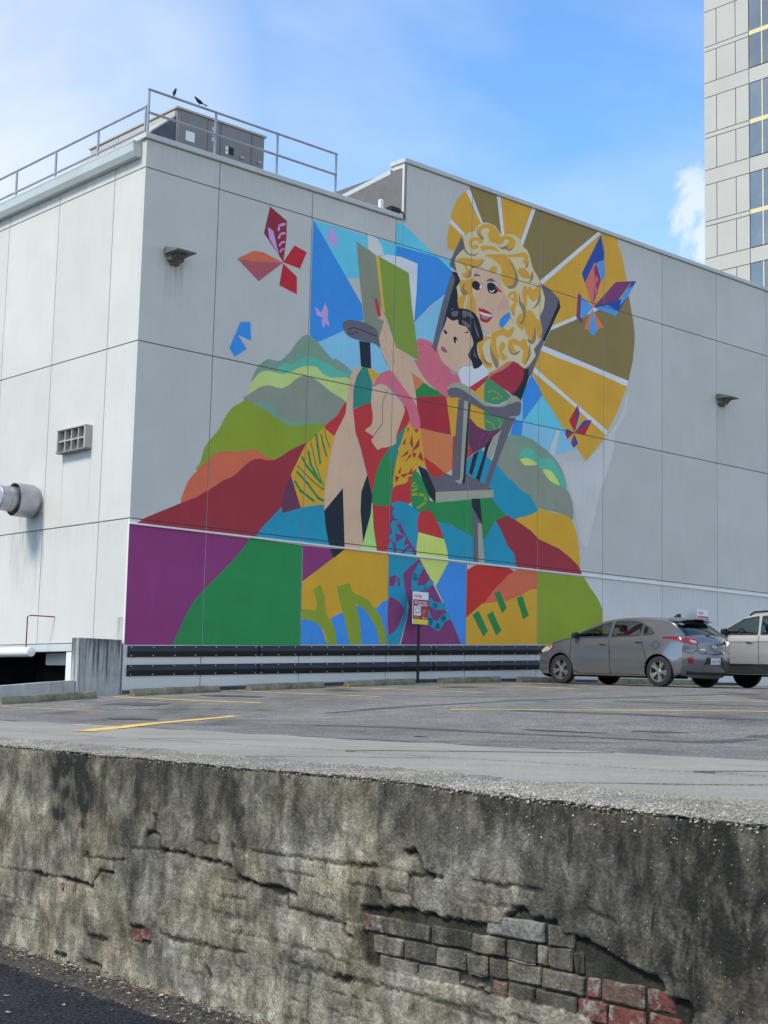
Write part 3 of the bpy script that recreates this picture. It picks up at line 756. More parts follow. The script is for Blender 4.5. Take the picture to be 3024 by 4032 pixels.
S black H 1340,632 1372,630 1385,690 1352,690
S white H 1368,655 1388,695 1372,695
S mouth H 1213,730 1250,748 1272,800 1208,772
*child_leg
S skin B 770,400 800,350 870,370 900,420 960,480 985,520 960,600 930,690 925,740 880,762 830,770 805,780 765,720 780,695 725,655 765,620 775,560 765,480
W5 cgrey B 872,390 840,470 838,610 780,690
S pink B 775,370 820,290 880,262 900,270 980,380 1062,500 1085,640 1030,630 1010,560 990,500 930,430 870,365 820,350
*book
P back A 670,1080 800,1170 820,1300 860,1500 H 600,400 530,640 500,548 450,510 365,470 355,300 320,0
P page A 740,1015 800,1055 835,1110 848,1172 800,1172 745,1130
P spine A 795,1172 816,1174 850,1500 H 612,385 545,320 560,300
P white A 815,1182 870,1165 960,1180 1068,1225 1062,1400 1045,1606 1025,1500 1010,1290
P cover A 815,1176 1010,1285 1030,1500 1052,1659 H 968,885 715,738 690,650 600,385
P skin H 545,330 570,350 612,430 600,460 520,420
S red H 485,225 500,208 520,240 550,390 530,405 505,350
*chair_back
P cgrey F 250,278 275,300 300,420 240,470 180,540 165,600 190,730 160,700 100,650 110,590
P navy F 135,725 195,740 240,850 190,930 205,1040 200,1110 220,1215 130,1215 70,1290 50,1380 0,1500 -30,1560 0,1400 130,850
P cgrey F 135,725 170,840 80,1150 0,1480 -80,1780 -130,1720 0,1150 95,850
P cgrey F 1290,880 1400,950 1525,1080 1500,1190 1310,1620 1290,1600 1310,1500 1280,1320 1330,1200 1345,1080 1310,950
P navy F 1525,1080 1550,1190 1340,1645 1310,1625 1500,1190
P cgrey F 1310,1600 1330,1650 1180,2010 1130,2000 1100,1985 1180,1930 1225,1820 1205,1740
P cgrey I 1040,60 1040,90 925,395 880,430 860,330 985,150
P navy I 840,320 885,318 892,432 790,722 680,650 760,560 820,450
*armrest
S cgrey H 135,490 160,455 210,440 300,453 370,470 450,508 505,548 530,650 545,745 500,710 430,685 320,662 240,640 170,590
W9 navy H 310,590 270,570 240,600 210,590 200,540 260,525 510,620
P navy H 315,668 435,688 445,972 335,948
*chair_back_slat
P cgrey I 590,930 725,925 540,1380 385,1805 332,1770 450,1420
P clight I 440,1175 550,1085 412,1452 370,1420
P clight I 600,935 690,905 732,915 700,935
P navy I 445,1170 390,1300 275,1722 230,1690 320,1420 350,1275
P navy I 268,1345 200,1388 145,1620 185,1645
*chair_seat
P cgrey B 1125,912 1180,965 1250,935 1310,960 1300,990 1360,1005 1370,930 1562,1042 1190,1060
P navy B 1070,885 1125,910 1188,1055 1185,1127 1140,1080 1100,980
P clight B 1185,1057 1562,1042 1563,1092 1185,1127
P cgrey B 1335,450 1412,460 1362,1002 1338,1013 1290,982
P clight B 1372,458 1400,465 1365,960 1350,1008 1310,985 1345,975
P black B 1402,455 1415,470 1376,1000 1362,1005
*armrest
S clight B 1262,385 1290,350 1350,345 1400,372 1450,425 1520,475 I 400,765 500,790 600,742 640,690 680,655 740,670 790,735 700,780 560,830 400,800 B 1500,500 1400,430 1330,388
S cgrey B 1262,402 1290,375 1350,385 1420,430 1500,490 I 400,790 560,798 640,762 780,735 792,820 770,900 680,912 600,942 450,900 330,840 150,745 B 1330,440 1285,440
*chair_leg
P cgrey B 1425,1150 1490,1270 1505,1530 1432,1520
P navy B 1420,1100 1475,1100 1490,1270 1422,1152
P clight B 1460,1262 1485,1265 1506,1530 1465,1522
P cgrey B 1140,1110 1160,1130 1158,1180
*butterfly
P wing A 105,850 215,945 212,1060 192,1215 65,1025
P lilac A 90,985 125,1010 165,1175 100,1060
W16 lilac A 160,1010 165,975 205,965
W14 lilac A 160,1060 175,1030 205,1025
W12 lilac A 165,1110 180,1085 203,1082
W10 lilac A 170,1150 182,1130 198,1130
P orange A -109,1190 0,1140 60,1150 192,1217 0,1212
P mouth A -109,1192 0,1210 190,1219 30,1340
P lips A 190,1215 265,1105 345,1150 300,1258
P lips A 190,1222 280,1310 280,1425 165,1365
*butterfly
P lilac A 475,990 500,1010 512,1040 510,980 545,1050 530,1075 550,1085 548,1120 520,1095 500,1118 485,1070
*butterfly
P lilac A 398,1505 440,1545 465,1480 485,1530 480,1580 490,1610 488,1638 467,1610 455,1648 440,1600 450,1580 410,1560
*butterfly
P blue J 605,45 702,42 710,225 585,170 668,305 550,380 500,295
*butterfly
P navyb G 1278,465 1305,620 1300,680 1240,700 1145,860 1120,780
P salmon G 1225,690 1300,790 1280,850 1212,1055 1145,860
P sky2 G 1245,692 1300,670 1312,780 1282,850
P violet G 1222,735 1240,700 1275,830 1225,1000 1215,1020 1230,850
P salmon G 1235,790 1255,830 1235,870 1245,920 1228,960
P violet G 1215,1055 1400,850 1530,845 1410,1010
P navyb G 1215,1055 1440,990 1500,900 1530,845 1565,845 1500,960 1420,1095
P sky2 G 1490,910 1540,880 1510,950 1430,1050 1450,960
P sky2 G 1225,1062 1330,1040 1420,1090 1400,1130
P violet G 1090,940 1118,962 1110,1130 1132,1160 1115,1190 1075,1140
P sky2 G 1118,962 1212,1060 1170,1110 1130,1150 1108,1120
P white G 1165,1115 1212,1062 1245,1075 1205,1085
P orange2 G 1205,1070 1300,1220 1250,1240 1140,1240 1150,1200
P sky2 G 1208,1080 1248,1250 1215,1290 1175,1250
*butterfly
P lips D 435,668 398,590 455,488 452,560
P navyb D 455,486 468,545 435,668
P navyb D 435,668 495,590 548,587 500,630
P lips D 435,668 548,590 500,688
P navyb D 432,668 380,643 372,680
P lips D 432,668 374,680 388,712
P lips D 432,675 410,740 430,770
P navyb D 432,675 458,740 430,770
@low
*lower_band
P purple Z 835,1262 1659,1365 1640,1380 1380,1659 Y 1330,205 1270,270 1220,350 1180,440 1125,562 812,562 835,0
P green Z 1640,1355 1659,1360 C 0,200 318,245 303,898 Y 1125,562 1180,440 1220,350 1270,270 1330,205 1530,0
P purple C 318,245 500,265 520,325 315,480
P yellow C 315,480 520,325 590,268 881,305 873,890 303,895
P navy C 495,265 592,270 520,328
P royal C 308,725 380,730 440,780 478,890 303,893
P royal C 500,722 570,682 600,700 640,640 720,640 800,655 840,610 880,600 873,890 520,892
P olive C 310,660 400,665 412,620 385,535 430,498 462,580 470,690 510,750 530,800 540,892 482,892 460,800 400,745 310,720
P olive C 540,515 625,490 640,550 740,595 820,700 855,800 865,890 820,892 800,790 740,680 660,620 690,740 702,890 625,893 590,720 555,600
P teal C 881,305 1085,330 1000,450 1000,700 950,892 870,892
P violet C 1080,330 1180,520 1300,760 1352,890 958,892 1000,720 1010,640 990,560 972,430 1010,390
P violet Q 668,885 720,862 740,870 715,965 668,970
P violet Q 742,880 765,890 770,970 745,965
S violet C 878,600 930,600 980,660 965,720 930,790 878,820
W52 teal C 1045,540 1050,450 1095,370
W34 teal C 1050,530 1120,520 1165,475
W48 teal C 1100,560 1130,600 1180,640 1255,645
W50 teal C 1110,640 1150,740 1200,780 1235,720 1285,700
P lime2 C 1080,330 1272,350 1235,420 1188,508 1130,425
P royal C 1272,350 1392,368 1385,892 1352,890 1300,760 1188,510 1235,420
P red2 C 1390,405 1450,372 1659,390 X 10,90 -10,150 C 1560,540 1500,630 1384,717
P orange C 1659,440 1560,540 1485,650 1659,640 X 30,262 60,232 100,205 152,200 152,85 20,70
P yellow C 1384,717 1490,625 1659,605 X 30,245 60,230 100,203 152,198 152,557 C 1384,892
P fgreen C 1425,700 1465,670 1528,805 1498,843
P fgreen C 1520,700 1558,675 1615,800 1582,835
P fgreen C 1568,555 1605,538 1650,655 1618,688
P fgreen X 16,258 52,240 95,370 58,396
P olive X 152,85 455,122 500,195 540,250 578,330 580,562 152,560
W6 rust K 720,1830 730,1720 760,1700
W6 rust K 760,1560 790,1600 760,1640
W7 rust K 830,1580 880,1650 870,1760
W6 rust K 790,1640 840,1700 780,1760
W6 rust K 720,1680 790,1800
W7 rust K 800,1560 810,1800
'''
def cr_px(c, x, y): o = CR[c]; return o[0] + x * o[2], o[1] + y * o[2]
def catmull(P, n=4):
    out = []; m = len(P)
    for i in range(m):
        a, b, c, d = P[i - 1], P[i], P[(i + 1) % m], P[(i + 2) % m]
        k = n if (c - b).length > .05 else 2
        for j in range(k):
            t = j / k; q = .5 * ((2 * b) + (c - a) * t + (2 * a - 5 * b + 4 * c - d) * t * t + (3 * b - a - 3 * c + d) * t * t * t)
            out.append(q)
    return out
def clip_half(P, ax, val, keep_gt):
    out = []; n = len(P)
    for i in range(n):
        a, b = P[i], P[(i + 1) % n]; ia = (a[ax] > val) == keep_gt; ib = (b[ax] > val) == keep_gt
        if ia: out.append(a)
        if ia != ib:
            t = (val - a[ax]) / (b[ax] - a[ax]); out.append((a[0] + (b[0] - a[0]) * t, a[1] + (b[1] - a[1]) * t))
    return out
TINT = (1.12, 1.0, .92); MK = 1.5
def paint(c):
    n_ = 'paint_' + c
    if n_ not in MATS:
        col = rgb(*PAL[c]); col = tuple(col[i] * TINT[i] for i in range(3)); kk = min(MK, .80 / max(col)); col = tuple(q * kk for q in col)
        mat(n_, col, .8, var=.07, scale=1.1, bump=.3, bscale=70, streak=.07, fine=.07)
    return n_
def build_mural():
    groups = []; cur = None; mode = 'up'; boxes = []
    for ln in MURAL.strip().split('\n'):
        ln = ln.strip()
        if not ln: continue
        if ln[0] == '@': mode = ln[1:]; continue
        if ln[0] == '*': cur = [ln[1:], MB()]; groups.append(cur); continue
        t = ln.split(); kind, colr = t[0], t[1]; pts = []; c = None
        for s in t[2:]:
            if s.isalpha(): c = s; continue
            x, y = s.split(','); pts.append(Vector(face_uv(*cr_px(c, float(x), float(y)))))
        tris = []
        if kind[0] == 'W':
            wd = float(kind[1:]) * CR[c][2] / 5876 * 31 * 1.08
            for i, p in enumerate(pts):
                if i < len(pts) - 1:
                    q = pts[i + 1]; d = (q - p).normalized(); nn = Vector((-d.y, d.x)) * wd / 2
                    tris += [[p + nn, p - nn, q - nn], [p + nn, q - nn, q + nn]]
                if 0 < i < len(pts) - 1:
                    tris += [[p, p + Vector((math.cos(a_), math.sin(a_))) * wd / 2, p + Vector((math.cos(a_ + .8), math.sin(a_ + .8))) * wd / 2] for a_ in [k * .7854 for k in range(8)]]
        else:
            if kind == 'S': pts = catmull(pts)
            tt = tessellate_polygon([[Vector((p.x, p.y, 0)) for p in pts]])
            tris = [[pts[i] for i in t_] for t_ in tt]
        al = [p for t_ in tris for p in t_]
        bb = (min(p.x for p in al), max(p.x for p in al), min(p.y for p in al), max(p.y for p in al))
        lv = 0
        for b_, l_ in boxes:
            if b_[0] < bb[1] and b_[1] > bb[0] and b_[2] < bb[3] and b_[3] > bb[2]: lv = max(lv, l_ + 1)
        boxes.append((bb, lv)); y = -.0012 - lv * .00016
        mb = cur[1]; m_ = paint(colr)
        for t_ in tris:
            P = [(p.x, p.y) for p in t_]
            P = clip_half(P, 1, 3.29, mode == 'up')
            if len(P) < 3: continue
            if mode == 'low': pass
            for (a, b, c0, d0) in RECTS:
                if min(p[0] for p in P) > b or max(p[0] for p in P) < a or min(p[1] for p in P) > d0 or max(p[1] for p in P) < c0: continue
                Q = clip_half(clip_half(clip_half(clip_half(P, 0, a, True), 0, b, False), 1, c0, True), 1, d0, False)
                if len(Q) >= 3:
                    ar = sum(Q[i][0] * Q[(i + 1) % len(Q)][1] - Q[(i + 1) % len(Q)][0] * Q[i][1] for i in range(len(Q)))
                    if abs(ar) < 1e-6: continue
                    if ar < 0: Q = Q[::-1]
                    mb.add([(q[0], y, q[1]) for q in Q], [tuple(range(len(Q)))], m_)
    root = None
    labs = {'butterfly': ['red and orange butterfly painted at the left', 'tiny lilac butterfly painted on the aqua sky', 'small lilac butterfly painted on the blue sky', 'blue chip of a wing painted on bare wall',
                          'large blue and violet butterfly painted on the sun rays', 'small red and blue butterfly painted near the sun edge']}
    bi = 0
    for name, mb in groups:
        if not mb.f: continue
        o = obj(name, mb, BLD if root is None else root, fix=False)
        if root is None: root = o; o['label'] = 'bright mural of a blonde woman in a rocking chair reading to a child'
        elif name == 'butterfly': o['label'] = labs['butterfly'][bi]; bi += 1
build_mural()

# ================================================================== ROOF THINGS
def railing(side):
    if side == 'R':
        t = thing('roof_railing', .07, .1, 10.95, 'grey pipe railing on the parapet right of the corner, with two birds on it', 'railing', 'roof railings')
        xs = [0, 1.62, 3.22, 4.85]; z1, z2 = .95, .48; f = lambda s, z: (s, 0, z)
    else:
        t = thing('roof_railing', .10, .24, 10.80, 'grey pipe railing running back along the left eave', 'railing', 'roof railings')
        xs = [0, 1.75, 3.45, 5.16, 6.87, 8.6, 10.3, 12.0, 13.6]; z1, z2 = .79, .30; f = lambda s, z: (0, s, z)
    for s in xs:
        mb = MB(); mb.tube([f(s, -.02 if side == 'R' else -.01), f(s, z1 - .03)], .026, 'rail_paint', 10)
        mb.lathe([(0, .05), (.012, .05), (.012, 0)], f(s, 0), (0, 0, 1), 'rail_paint', 10); obj('post', mb, t, smooth=True)
    for z in (z1, z2):
        mb = MB(); a, b = xs[0] - .026, xs[-1] + .026
        mb.tube([f(a, z), f(b, z)], .025, 'rail_paint', 10); obj('rail', mb, t, smooth=True)
railing('R'); railing('L')

def hvac():
    t = thing('rooftop_unit', 1.92, 1.86, 10.63, 'large grey air handling unit with slanted rain hoods on the roof behind the railing', 'air conditioner')
    w_, d_, h = 2.36, 3.5, 1.98
    mb = MB(); mb.bbox((0, 0, .12), (w_, d_, h - .05), 'unit_paint', .01); mb.box((.05, .05, 0), (w_ - .05, d_ - .05, .12), 'dark_metal'); obj('cabinet', mb, t)
    mb = MB(); mb.bbox((-.05, -.04, h - .05), (w_ + .04, d_ + .04, h), 'unit_light', .008); obj('lid', mb, t)
    for a, b in ((.03, .78), (.80, 1.12), (1.15, 1.98), (2.0, 2.34)):
        mb = MB(); mb.bbox((a, -.02, .14), (b, -.001, h - .07), 'unit_paint', .006); obj('access_panel', mb, t)
    mb = MB(); mb.bbox((.22, -.03, 1.28), (.45, -.021, 1.50), 'white_print', .002); obj('label_plate', mb, t)
    for z in (1.45, 1.57, 1.69):
        mb = MB(); mb.bbox((.90, -.03, z), (1.02, -.021, z + .09), 'cap_metal', .003); obj('vent_slot', mb, t)
    mb = MB(); mb.bbox((1.36, -.035, 1.28), (1.50, -.021, 1.45), 'black', .004); obj('gauge', mb, t)
    mb = MB(); mb.bbox((1.28, -.032, 1.36), (1.35, -.021, 1.44), 'white_print', .002); mb.bbox((1.28, -.032, 1.27), (1.35, -.0215, 1.34), 'white_print', .002); obj('label_plate', mb, t)
    for x, z in ((1.68, 1.28), (2.17, 1.30)):
        mb = MB(); mb.lathe([(0, .03), (.05, .03), (.05, 0)], (x, -.02, z), (0, -1, 0), 'galv', 10); mb.box((x - .01, -.09, z - .02), (x + .06, -.07, z + .02), 'galv'); obj('handle', mb, t)
    mb = MB(); mb.bbox((2.10, -.07, .90), (2.19, -.021, 1.10), 'cap_metal', .01); obj('switch_box', mb, t)
    # side panels and hoods
    for a, b in ((.06, 1.2), (1.22, 2.3), (2.32, 3.44)):
        mb = MB(); mb.bbox((-.02, a, h - .40), (-.001, b, h - .07), 'unit_light', .006); obj('access_panel', mb, t)
    for a, b in ((.04, 1.45), (1.5, 2.9)):
        mb = MB(); zt, zb_ = h - .19, h - .80
        # sloping roof sheet, two cheeks, dark intake behind
        mb.prism([(-.02, a, zt), (-.62, a, zb_ + .1), (-.62, a, zb_ + .06), (-.02, a, zt - .04)], (0, b - a, 0), 'unit_light')
        mb.prism([(-.02, a, zt - .04), (-.60, a, zb_ + .07), (-.02, a, zb_ + .02)], (0, .015, 0), 'slate')
        mb.prism([(-.02, b - .015, zt - .04), (-.60, b - .015, zb_ + .07), (-.02, b - .015, zb_ + .02)], (0, .014, 0), 'unit_light'); obj('rain_hood', mb, t)
        mb = MB(); mb.box((-.018, a + .02, zb_), (-.004, b - .02, zt - .05), 'slate'); obj('intake', mb, t)
hvac()
t = thing('gas_valve', 4.25, .75, 10.63, 'small dark gas valve and bent pipe right of the rooftop unit', 'pipe')
mb = MB(); mb.tube([(-.3, .25, .15), (.0, .05, .42), (.28, 0, .5), (.34, 0, .44), (.34, 0, 0)], .018, 'dark_metal', 8); obj('pipe', mb, t, smooth=True)
mb = MB(); mb.lathe([(-.06, .03), (-.03, .055), (.03, .055), (.06, .03), (.06, 0)], (.10, 0, .46), (1, 0, .2), 'dark_metal', 12); mb.tube([(.10, 0, .46), (.10, 0, .62)], .02, 'lamp_body', 8); obj('valve', mb, t, smooth=True)
t = thing('junction_box', 6.45, .06, 10.951, 'small black floodlight and white box where the low roof meets the higher wall', 'light')
mb = MB(); mb.bbox((.0, -.1, .02), (.30, .08, .14), 'black', .02); obj('housing', mb, t)
mb = MB(); mb.bbox((-.22, .02, .04), (-.12, .1, .26), 'white_metal', .01); obj('sensor', mb, t)
mb = MB(); mb.tube([(.28, -.08, .08), (.37, -.1, .04), (.39, -.13, -.08)], .02, 'black', 8); obj('cable', mb, t, smooth=True)

def bird(u, dirx, lab, up):
    t = thing('bird', u, .1, 11.925, lab, 'bird', 'birds on the railing')
    mb = MB(); s = dirx
    if up: path = [(-.02 * s, 0, .02), (-.01 * s, 0, .06), (0, 0, .10), (.015 * s, 0, .135), (.02 * s, 0, .155), (.035 * s, 0, .17), (.05 * s, 0, .172)]; rad = [.012, .032, .036, .026, .022, .02, .004]
    else: path = [(-.10 * s, 0, .055), (-.05 * s, 0, .065), (0, 0, .08), (.045 * s, 0, .10), (.075 * s, 0, .125), (.10 * s, 0, .14), (.125 * s, 0, .14)]; rad = [.008, .03, .038, .032, .02, .02, .003]
    mb.tube(path, rad, 'black', 10); o = obj('body', mb, t, smooth=True)
    mb = MB(); a, b = (Vector(path[0]), Vector(path[0]) + Vector((-.03 * s, 0, -.07) if up else (-.10 * s, 0, -.02)))
    mb.prism([a + Vector((0, -.012, 0)), a + Vector((0, .012, 0)), b + Vector((0, .02, 0)), b + Vector((0, -.02, 0))], (0, 0, .008), 'black'); obj('tail', mb, t)
    for yy in (-.012, .012):
        mb = MB(); mb.tube([(0, yy, 0), (.0, yy, .06)], .004, 'black', 5); obj('leg', mb, t)
bird(.66, 1, 'upright black bird perched nearer the corner on the top rail', True)
bird(1.26, -1, 'crouching black bird farther along the top rail', False)

# ================================================================== WALL THINGS
def wall_light(u, z, lab):
    t = thing('wall_light', u, 0, z, lab, 'wall light', 'wall lights on the mural wall')
    mb = MB(); mb.bbox((.02, -.16, -.10), (.34, -.003, .10), 'lamp_body', .02); obj('housing', mb, t)
    mb = MB(); mb.prism([(-.05, -.003, .15), (-.05, -.10, .16), (-.05, -.46, .06), (-.05, -.46, .035), (-.05, -.14, .03), (-.05, -.003, .02)], (.46, 0, 0), 'lamp_body'); obj('hood', mb, t)
    mb = MB(); mb.prism([(.06, -.16, -.08), (.06, -.30, .02), (.06, -.16, .03)], (.24, 0, 0), 'dark_metal'); obj('lens', mb, t)
    mb = MB(); mb.bbox((.08, -.10, -.16), (.28, -.004, -.09), 'dark_metal', .01); obj('bracket', mb, t)
wall_light(.55, 8.60, 'dark wedge shaped wall light near the corner, left of the red butterfly')
wall_light(18.86, 8.58, 'dark wedge shaped wall light on the blank wall far right of the mural')
t = thing('wall_vent', 0, 2.05, 4.88, 'rectangular vent hood with eight grille openings on the left wall', 'vent')
mb = MB()
mb.bbox((-.16, -.55, 0), (-.003, -.50, .43), 'unit_light', .004); mb.bbox((-.16, .50, 0), (-.003, .55, .43), 'unit_light', .004)
mb.bbox((-.165, -.55, .431), (-.003, .55, .46), 'unit_light', .004); mb.bbox((-.165, -.55, -.03), (-.003, .55, -.001), 'unit_paint', .004); obj('frame', mb, t)
mb = MB(); mb.box((-.05, -.49, .002), (-.01, .49, .428), 'wall_core'); obj('backing', mb, t)
for y in (-.26, 0, .25): mb = MB(); mb.box((-.14, y - .015, .004), (-.051, y + .015, .426), 'unit_light'); obj('bar', mb, t)
mb = MB(); mb.box((-.139, -.49, .2), (-.06, .49, .228), 'unit_light'); obj('bar', mb, t)
t = thing('exhaust_duct', 0, 3.62, 3.98, 'round galvanised exhaust duct with a wide collar at the left edge', 'duct')
mb = MB(); mb.lathe([(0, .30), (.08, .30), (.085, .27), (.18, .27)], (-.003, 0, 0), (-1, 0, 0), 'galv', 40); obj('flange', mb, t, smooth=True, fix=False)
mb = MB(); mb.lathe([(.10, .345), (.50, .345), (.50, .335), (.11, .335), (.10, .345)], (0, 0, 0), (-1, 0, 0), 'galv', 48); mb.lathe([(.10, .342), (.10, .26)], (0, 0, 0), (-1, 0, 0), 'galv', 48); obj('collar', mb, t, smooth=True, fix=False)
mb = MB(); mb.lathe([(.02, .255), (.62, .255), (.62, .265), (.64, .265), (.64, .255), (.86, .255), (.88, .24), (.885, 0)], (0, 0, 0), (-1, 0, 0), 'galv', 48); obj('pipe', mb, t, smooth=True, fix=False)
t = thing('clearance_bar', -.5, 2.55, .85, 'thick white horizontal pipe hung across the garage entrance on a thin red bracket', 'pipe')
mb = MB(); mb.lathe([(-.02, 0), (0, .09), (.03, .095), (9, .095), (9, 0)], (0, 0, 0), (0, 1, 0), 'white_metal', 24); obj('pipe', mb, t, smooth=True)
mat('red_rust', (.22, .05, .045), .7, var=.3, scale=12)
mb = MB(); mb.tube([(0, .22, .09), (0, .22, .70), (.05, .2, .73), (.49, .02, .72)], .014, 'red_rust', 6); obj('bracket', mb, t)
# wing pier at the corner and the low ramp wall
t = thing('concrete_pier', -.98, .0, -.2, 'stained grey concrete pier at the corner of the building beside the garage ramp', 'pier')
mb = MB(); mb.bbox((0, -.02, 0), (.93, .22, 1.27), 'concrete_pier', .012); obj('block', mb, t)
t = thing('ramp_wall', -1.0, 0, 0, 'low concrete wall sloping down beside the garage ramp, left of the pier', 'wall')
mb = MB(); mb.prism([(-.002, .0, -.6), (-.002, .0, .29), (-.6, .0, .24), (-2.0, .0, .10), (-3.6, 0, -.02), (-7.0, 0, -.12), (-7.0, 0, -.8)], (0, .2, 0), 'concrete_pier'); obj('block', mb, t)
mb = MB(); mb.add([B(-30, .21, -.9), B(5.9, .21, -1.19), B(5.9, 30, -1.19), B(-30, 30, -.9)], [(0, 1, 2, 3)], 'street_asphalt'); obj('driveway', mb, kind='structure')

# ================================================================== WHEEL STOPS
def stop_mesh(seed):
    rr = random.Random(seed); mb = MB(); P = []; n = 12; Ln = 1.88
    pr = [(-.085, 0), (-.085, .05), (-.05, .125), (.05, .125), (.085, .05), (.085, 0)]
    for i in range(n + 1):
        x = Ln * i / n
        for y, z in pr: P.append((x + (.03 * noise.noise(Vector((y * 20, z * 20, seed))) if i in (0, n) else 0), y + .008 * noise.noise(Vector((x * 4, z * 9, seed))), z + (.012 * noise.noise(Vector((x * 3, y * 12, seed + 5))) if z else 0)))
    m_ = len(pr); F = [(m_ * i + j, m_ * i + m_ + j, m_ * i + m_ + (j + 1) % m_, m_ * i + (j + 1) % m_) for i in range(n) for j in range(m_)] + [tuple(range(m_)), tuple(n * m_ + j for j in range(m_))[::-1]]
    mb.add(P, F, 'concrete_stop'); return mesh('wheel_stop', mb, True)
sl = ['leftmost mossy concrete wheel stop, in front of the ramp wall', 'mossy concrete wheel stop below the corner of the mural wall', 'mossy concrete wheel stop under the green part of the mural band', 'mossy concrete wheel stop just left of the sign post',
      'mossy concrete wheel stop just right of the sign post', 'concrete wheel stop partly behind the front wheel of the dark grey hatchback', 'concrete wheel stop in front of the pale SUV', 'concrete wheel stop in the stall right of the pale SUV']
for i, (u0, u1) in enumerate([(-2.92, -.96), (-.3, 1.61), (2.32, 4.25), (4.82, 6.78), (7.5, 9.41), (10.0, 11.9), (12.9, 14.8), (15.6, 17.5)]):
    o = bpy.data.objects.new('wheel_stop', stop_mesh(i)); z0, z1 = zl(u0, .85), zl(u1, .85)
    o.location = B(u0, -.82, z0 + .002); o.rotation_euler = (0, -math.atan2(z1 - z0, u1 - u0), RZ + [.03, -.02, .015, 0, .02, 0, 0, 0][i]); link(o, None, sl[i], 'wheel stop', 'wheel stops along the wall')

# ================================================================== SIGNS
def ltext(mb, s, size, x, y, z, m, bold=0):
    vs, fs = text_mesh(s, size, bold=bold)
    mb.add([(x + v.x, y, z + v.y) for v in vs], fs, m)
def sign(u, v, zb, zt, lab):
    base = zl(u, v); t = thing('parking_sign', u, -v, base, lab, 'sign', 'parking signs on black posts')
    mb = MB(); mb.bbox((-.028, -.022, 0), (.028, .022, zt - base - .05), 'black', .006); obj('post', mb, t)
    b, tp = zb - base, zt - base; H = tp - b; w2 = .235
    mb = MB(); mb.bbox((-w2, -.048, b), (w2, -.030, tp), 'white_print', .003); o = obj('board', mb, t)
    T1 = tp - .17 * 1.0
    mb = MB(); mb.box((-w2 + .004, -.0505, b + .11), (w2 - .004, -.0482, T1), 'sign_red'); obj('red_panel', mb, o)
    mb = MB(); mb.box((-w2 + .004, -.0505, b + .004), (w2 - .004, -.0482, b + .108), 'sign_yellow'); obj('yellow_strip', mb, o)
    mb = MB(); mb.box((-.20, -.053, b + .19), (.0, -.0507, b + .395), 'white_print'); mb.box((-.165, -.0545, b + .235), (-.035, -.0532, b + .365), 'grey_print')
    mb.box((-.14, -.0555, b + .26), (-.06, -.0547, b + .34), 'white_print'); obj('blank_code_label', mb, o)
    mb = MB(); ltext(mb, 'P2798', .085, -.20, -.0492, T1 + .045, 'sign_red', .002); ltext(mb, 'Pay Online', .062, -.09, -.052, T1 - .075, 'white_print', .002); ltext(mb, 'Parking Here', .056, -.09, -.052, T1 - .13, 'white_print', .002)
    ltext(mb, 'pay', .05, .07, -.052, b + .30, 'sign_pink', .001)
    for k in range(3): mb.box((.03, -.0525, b + .27 - .03 * k), (.03 + .14 - .03 * k, -.0507, b + .275 - .03 * k), 'sign_pink')
    mb.lathe([(0, .045), (.001, .045), (.001, .030), (0, .030)], (-.15, -.0507, T1 - .06), (0, -1, 0), 'sign_pink', 20); mb.lathe([(0, .018), (.001, .0)], (-.15, -.0507, T1 - .06), (0, -1, 0), 'sign_pink', 12)
    mb.lathe([(0, .022), (.001, .0)], (.09, -.0507, b + .15), (0, -1, 0), 'sign_pink', 14); mb.box((.11, -.0525, b + .14), (.19, -.0507, b + .155), 'sign_pink'); mb.box((-.19, -.0525, b + .145), (-.05, -.0507, b + .155), 'sign_yellow')
    obj('lettering', mb, o, fix=False)
sign(7.38, .24, 1.745, 2.455, 'white, red and yellow parking sign on a black post in front of the mural')
sign(17.78, .24, 1.97, 2.68, 'red and white parking sign behind the roof of the dark grey hatchback')

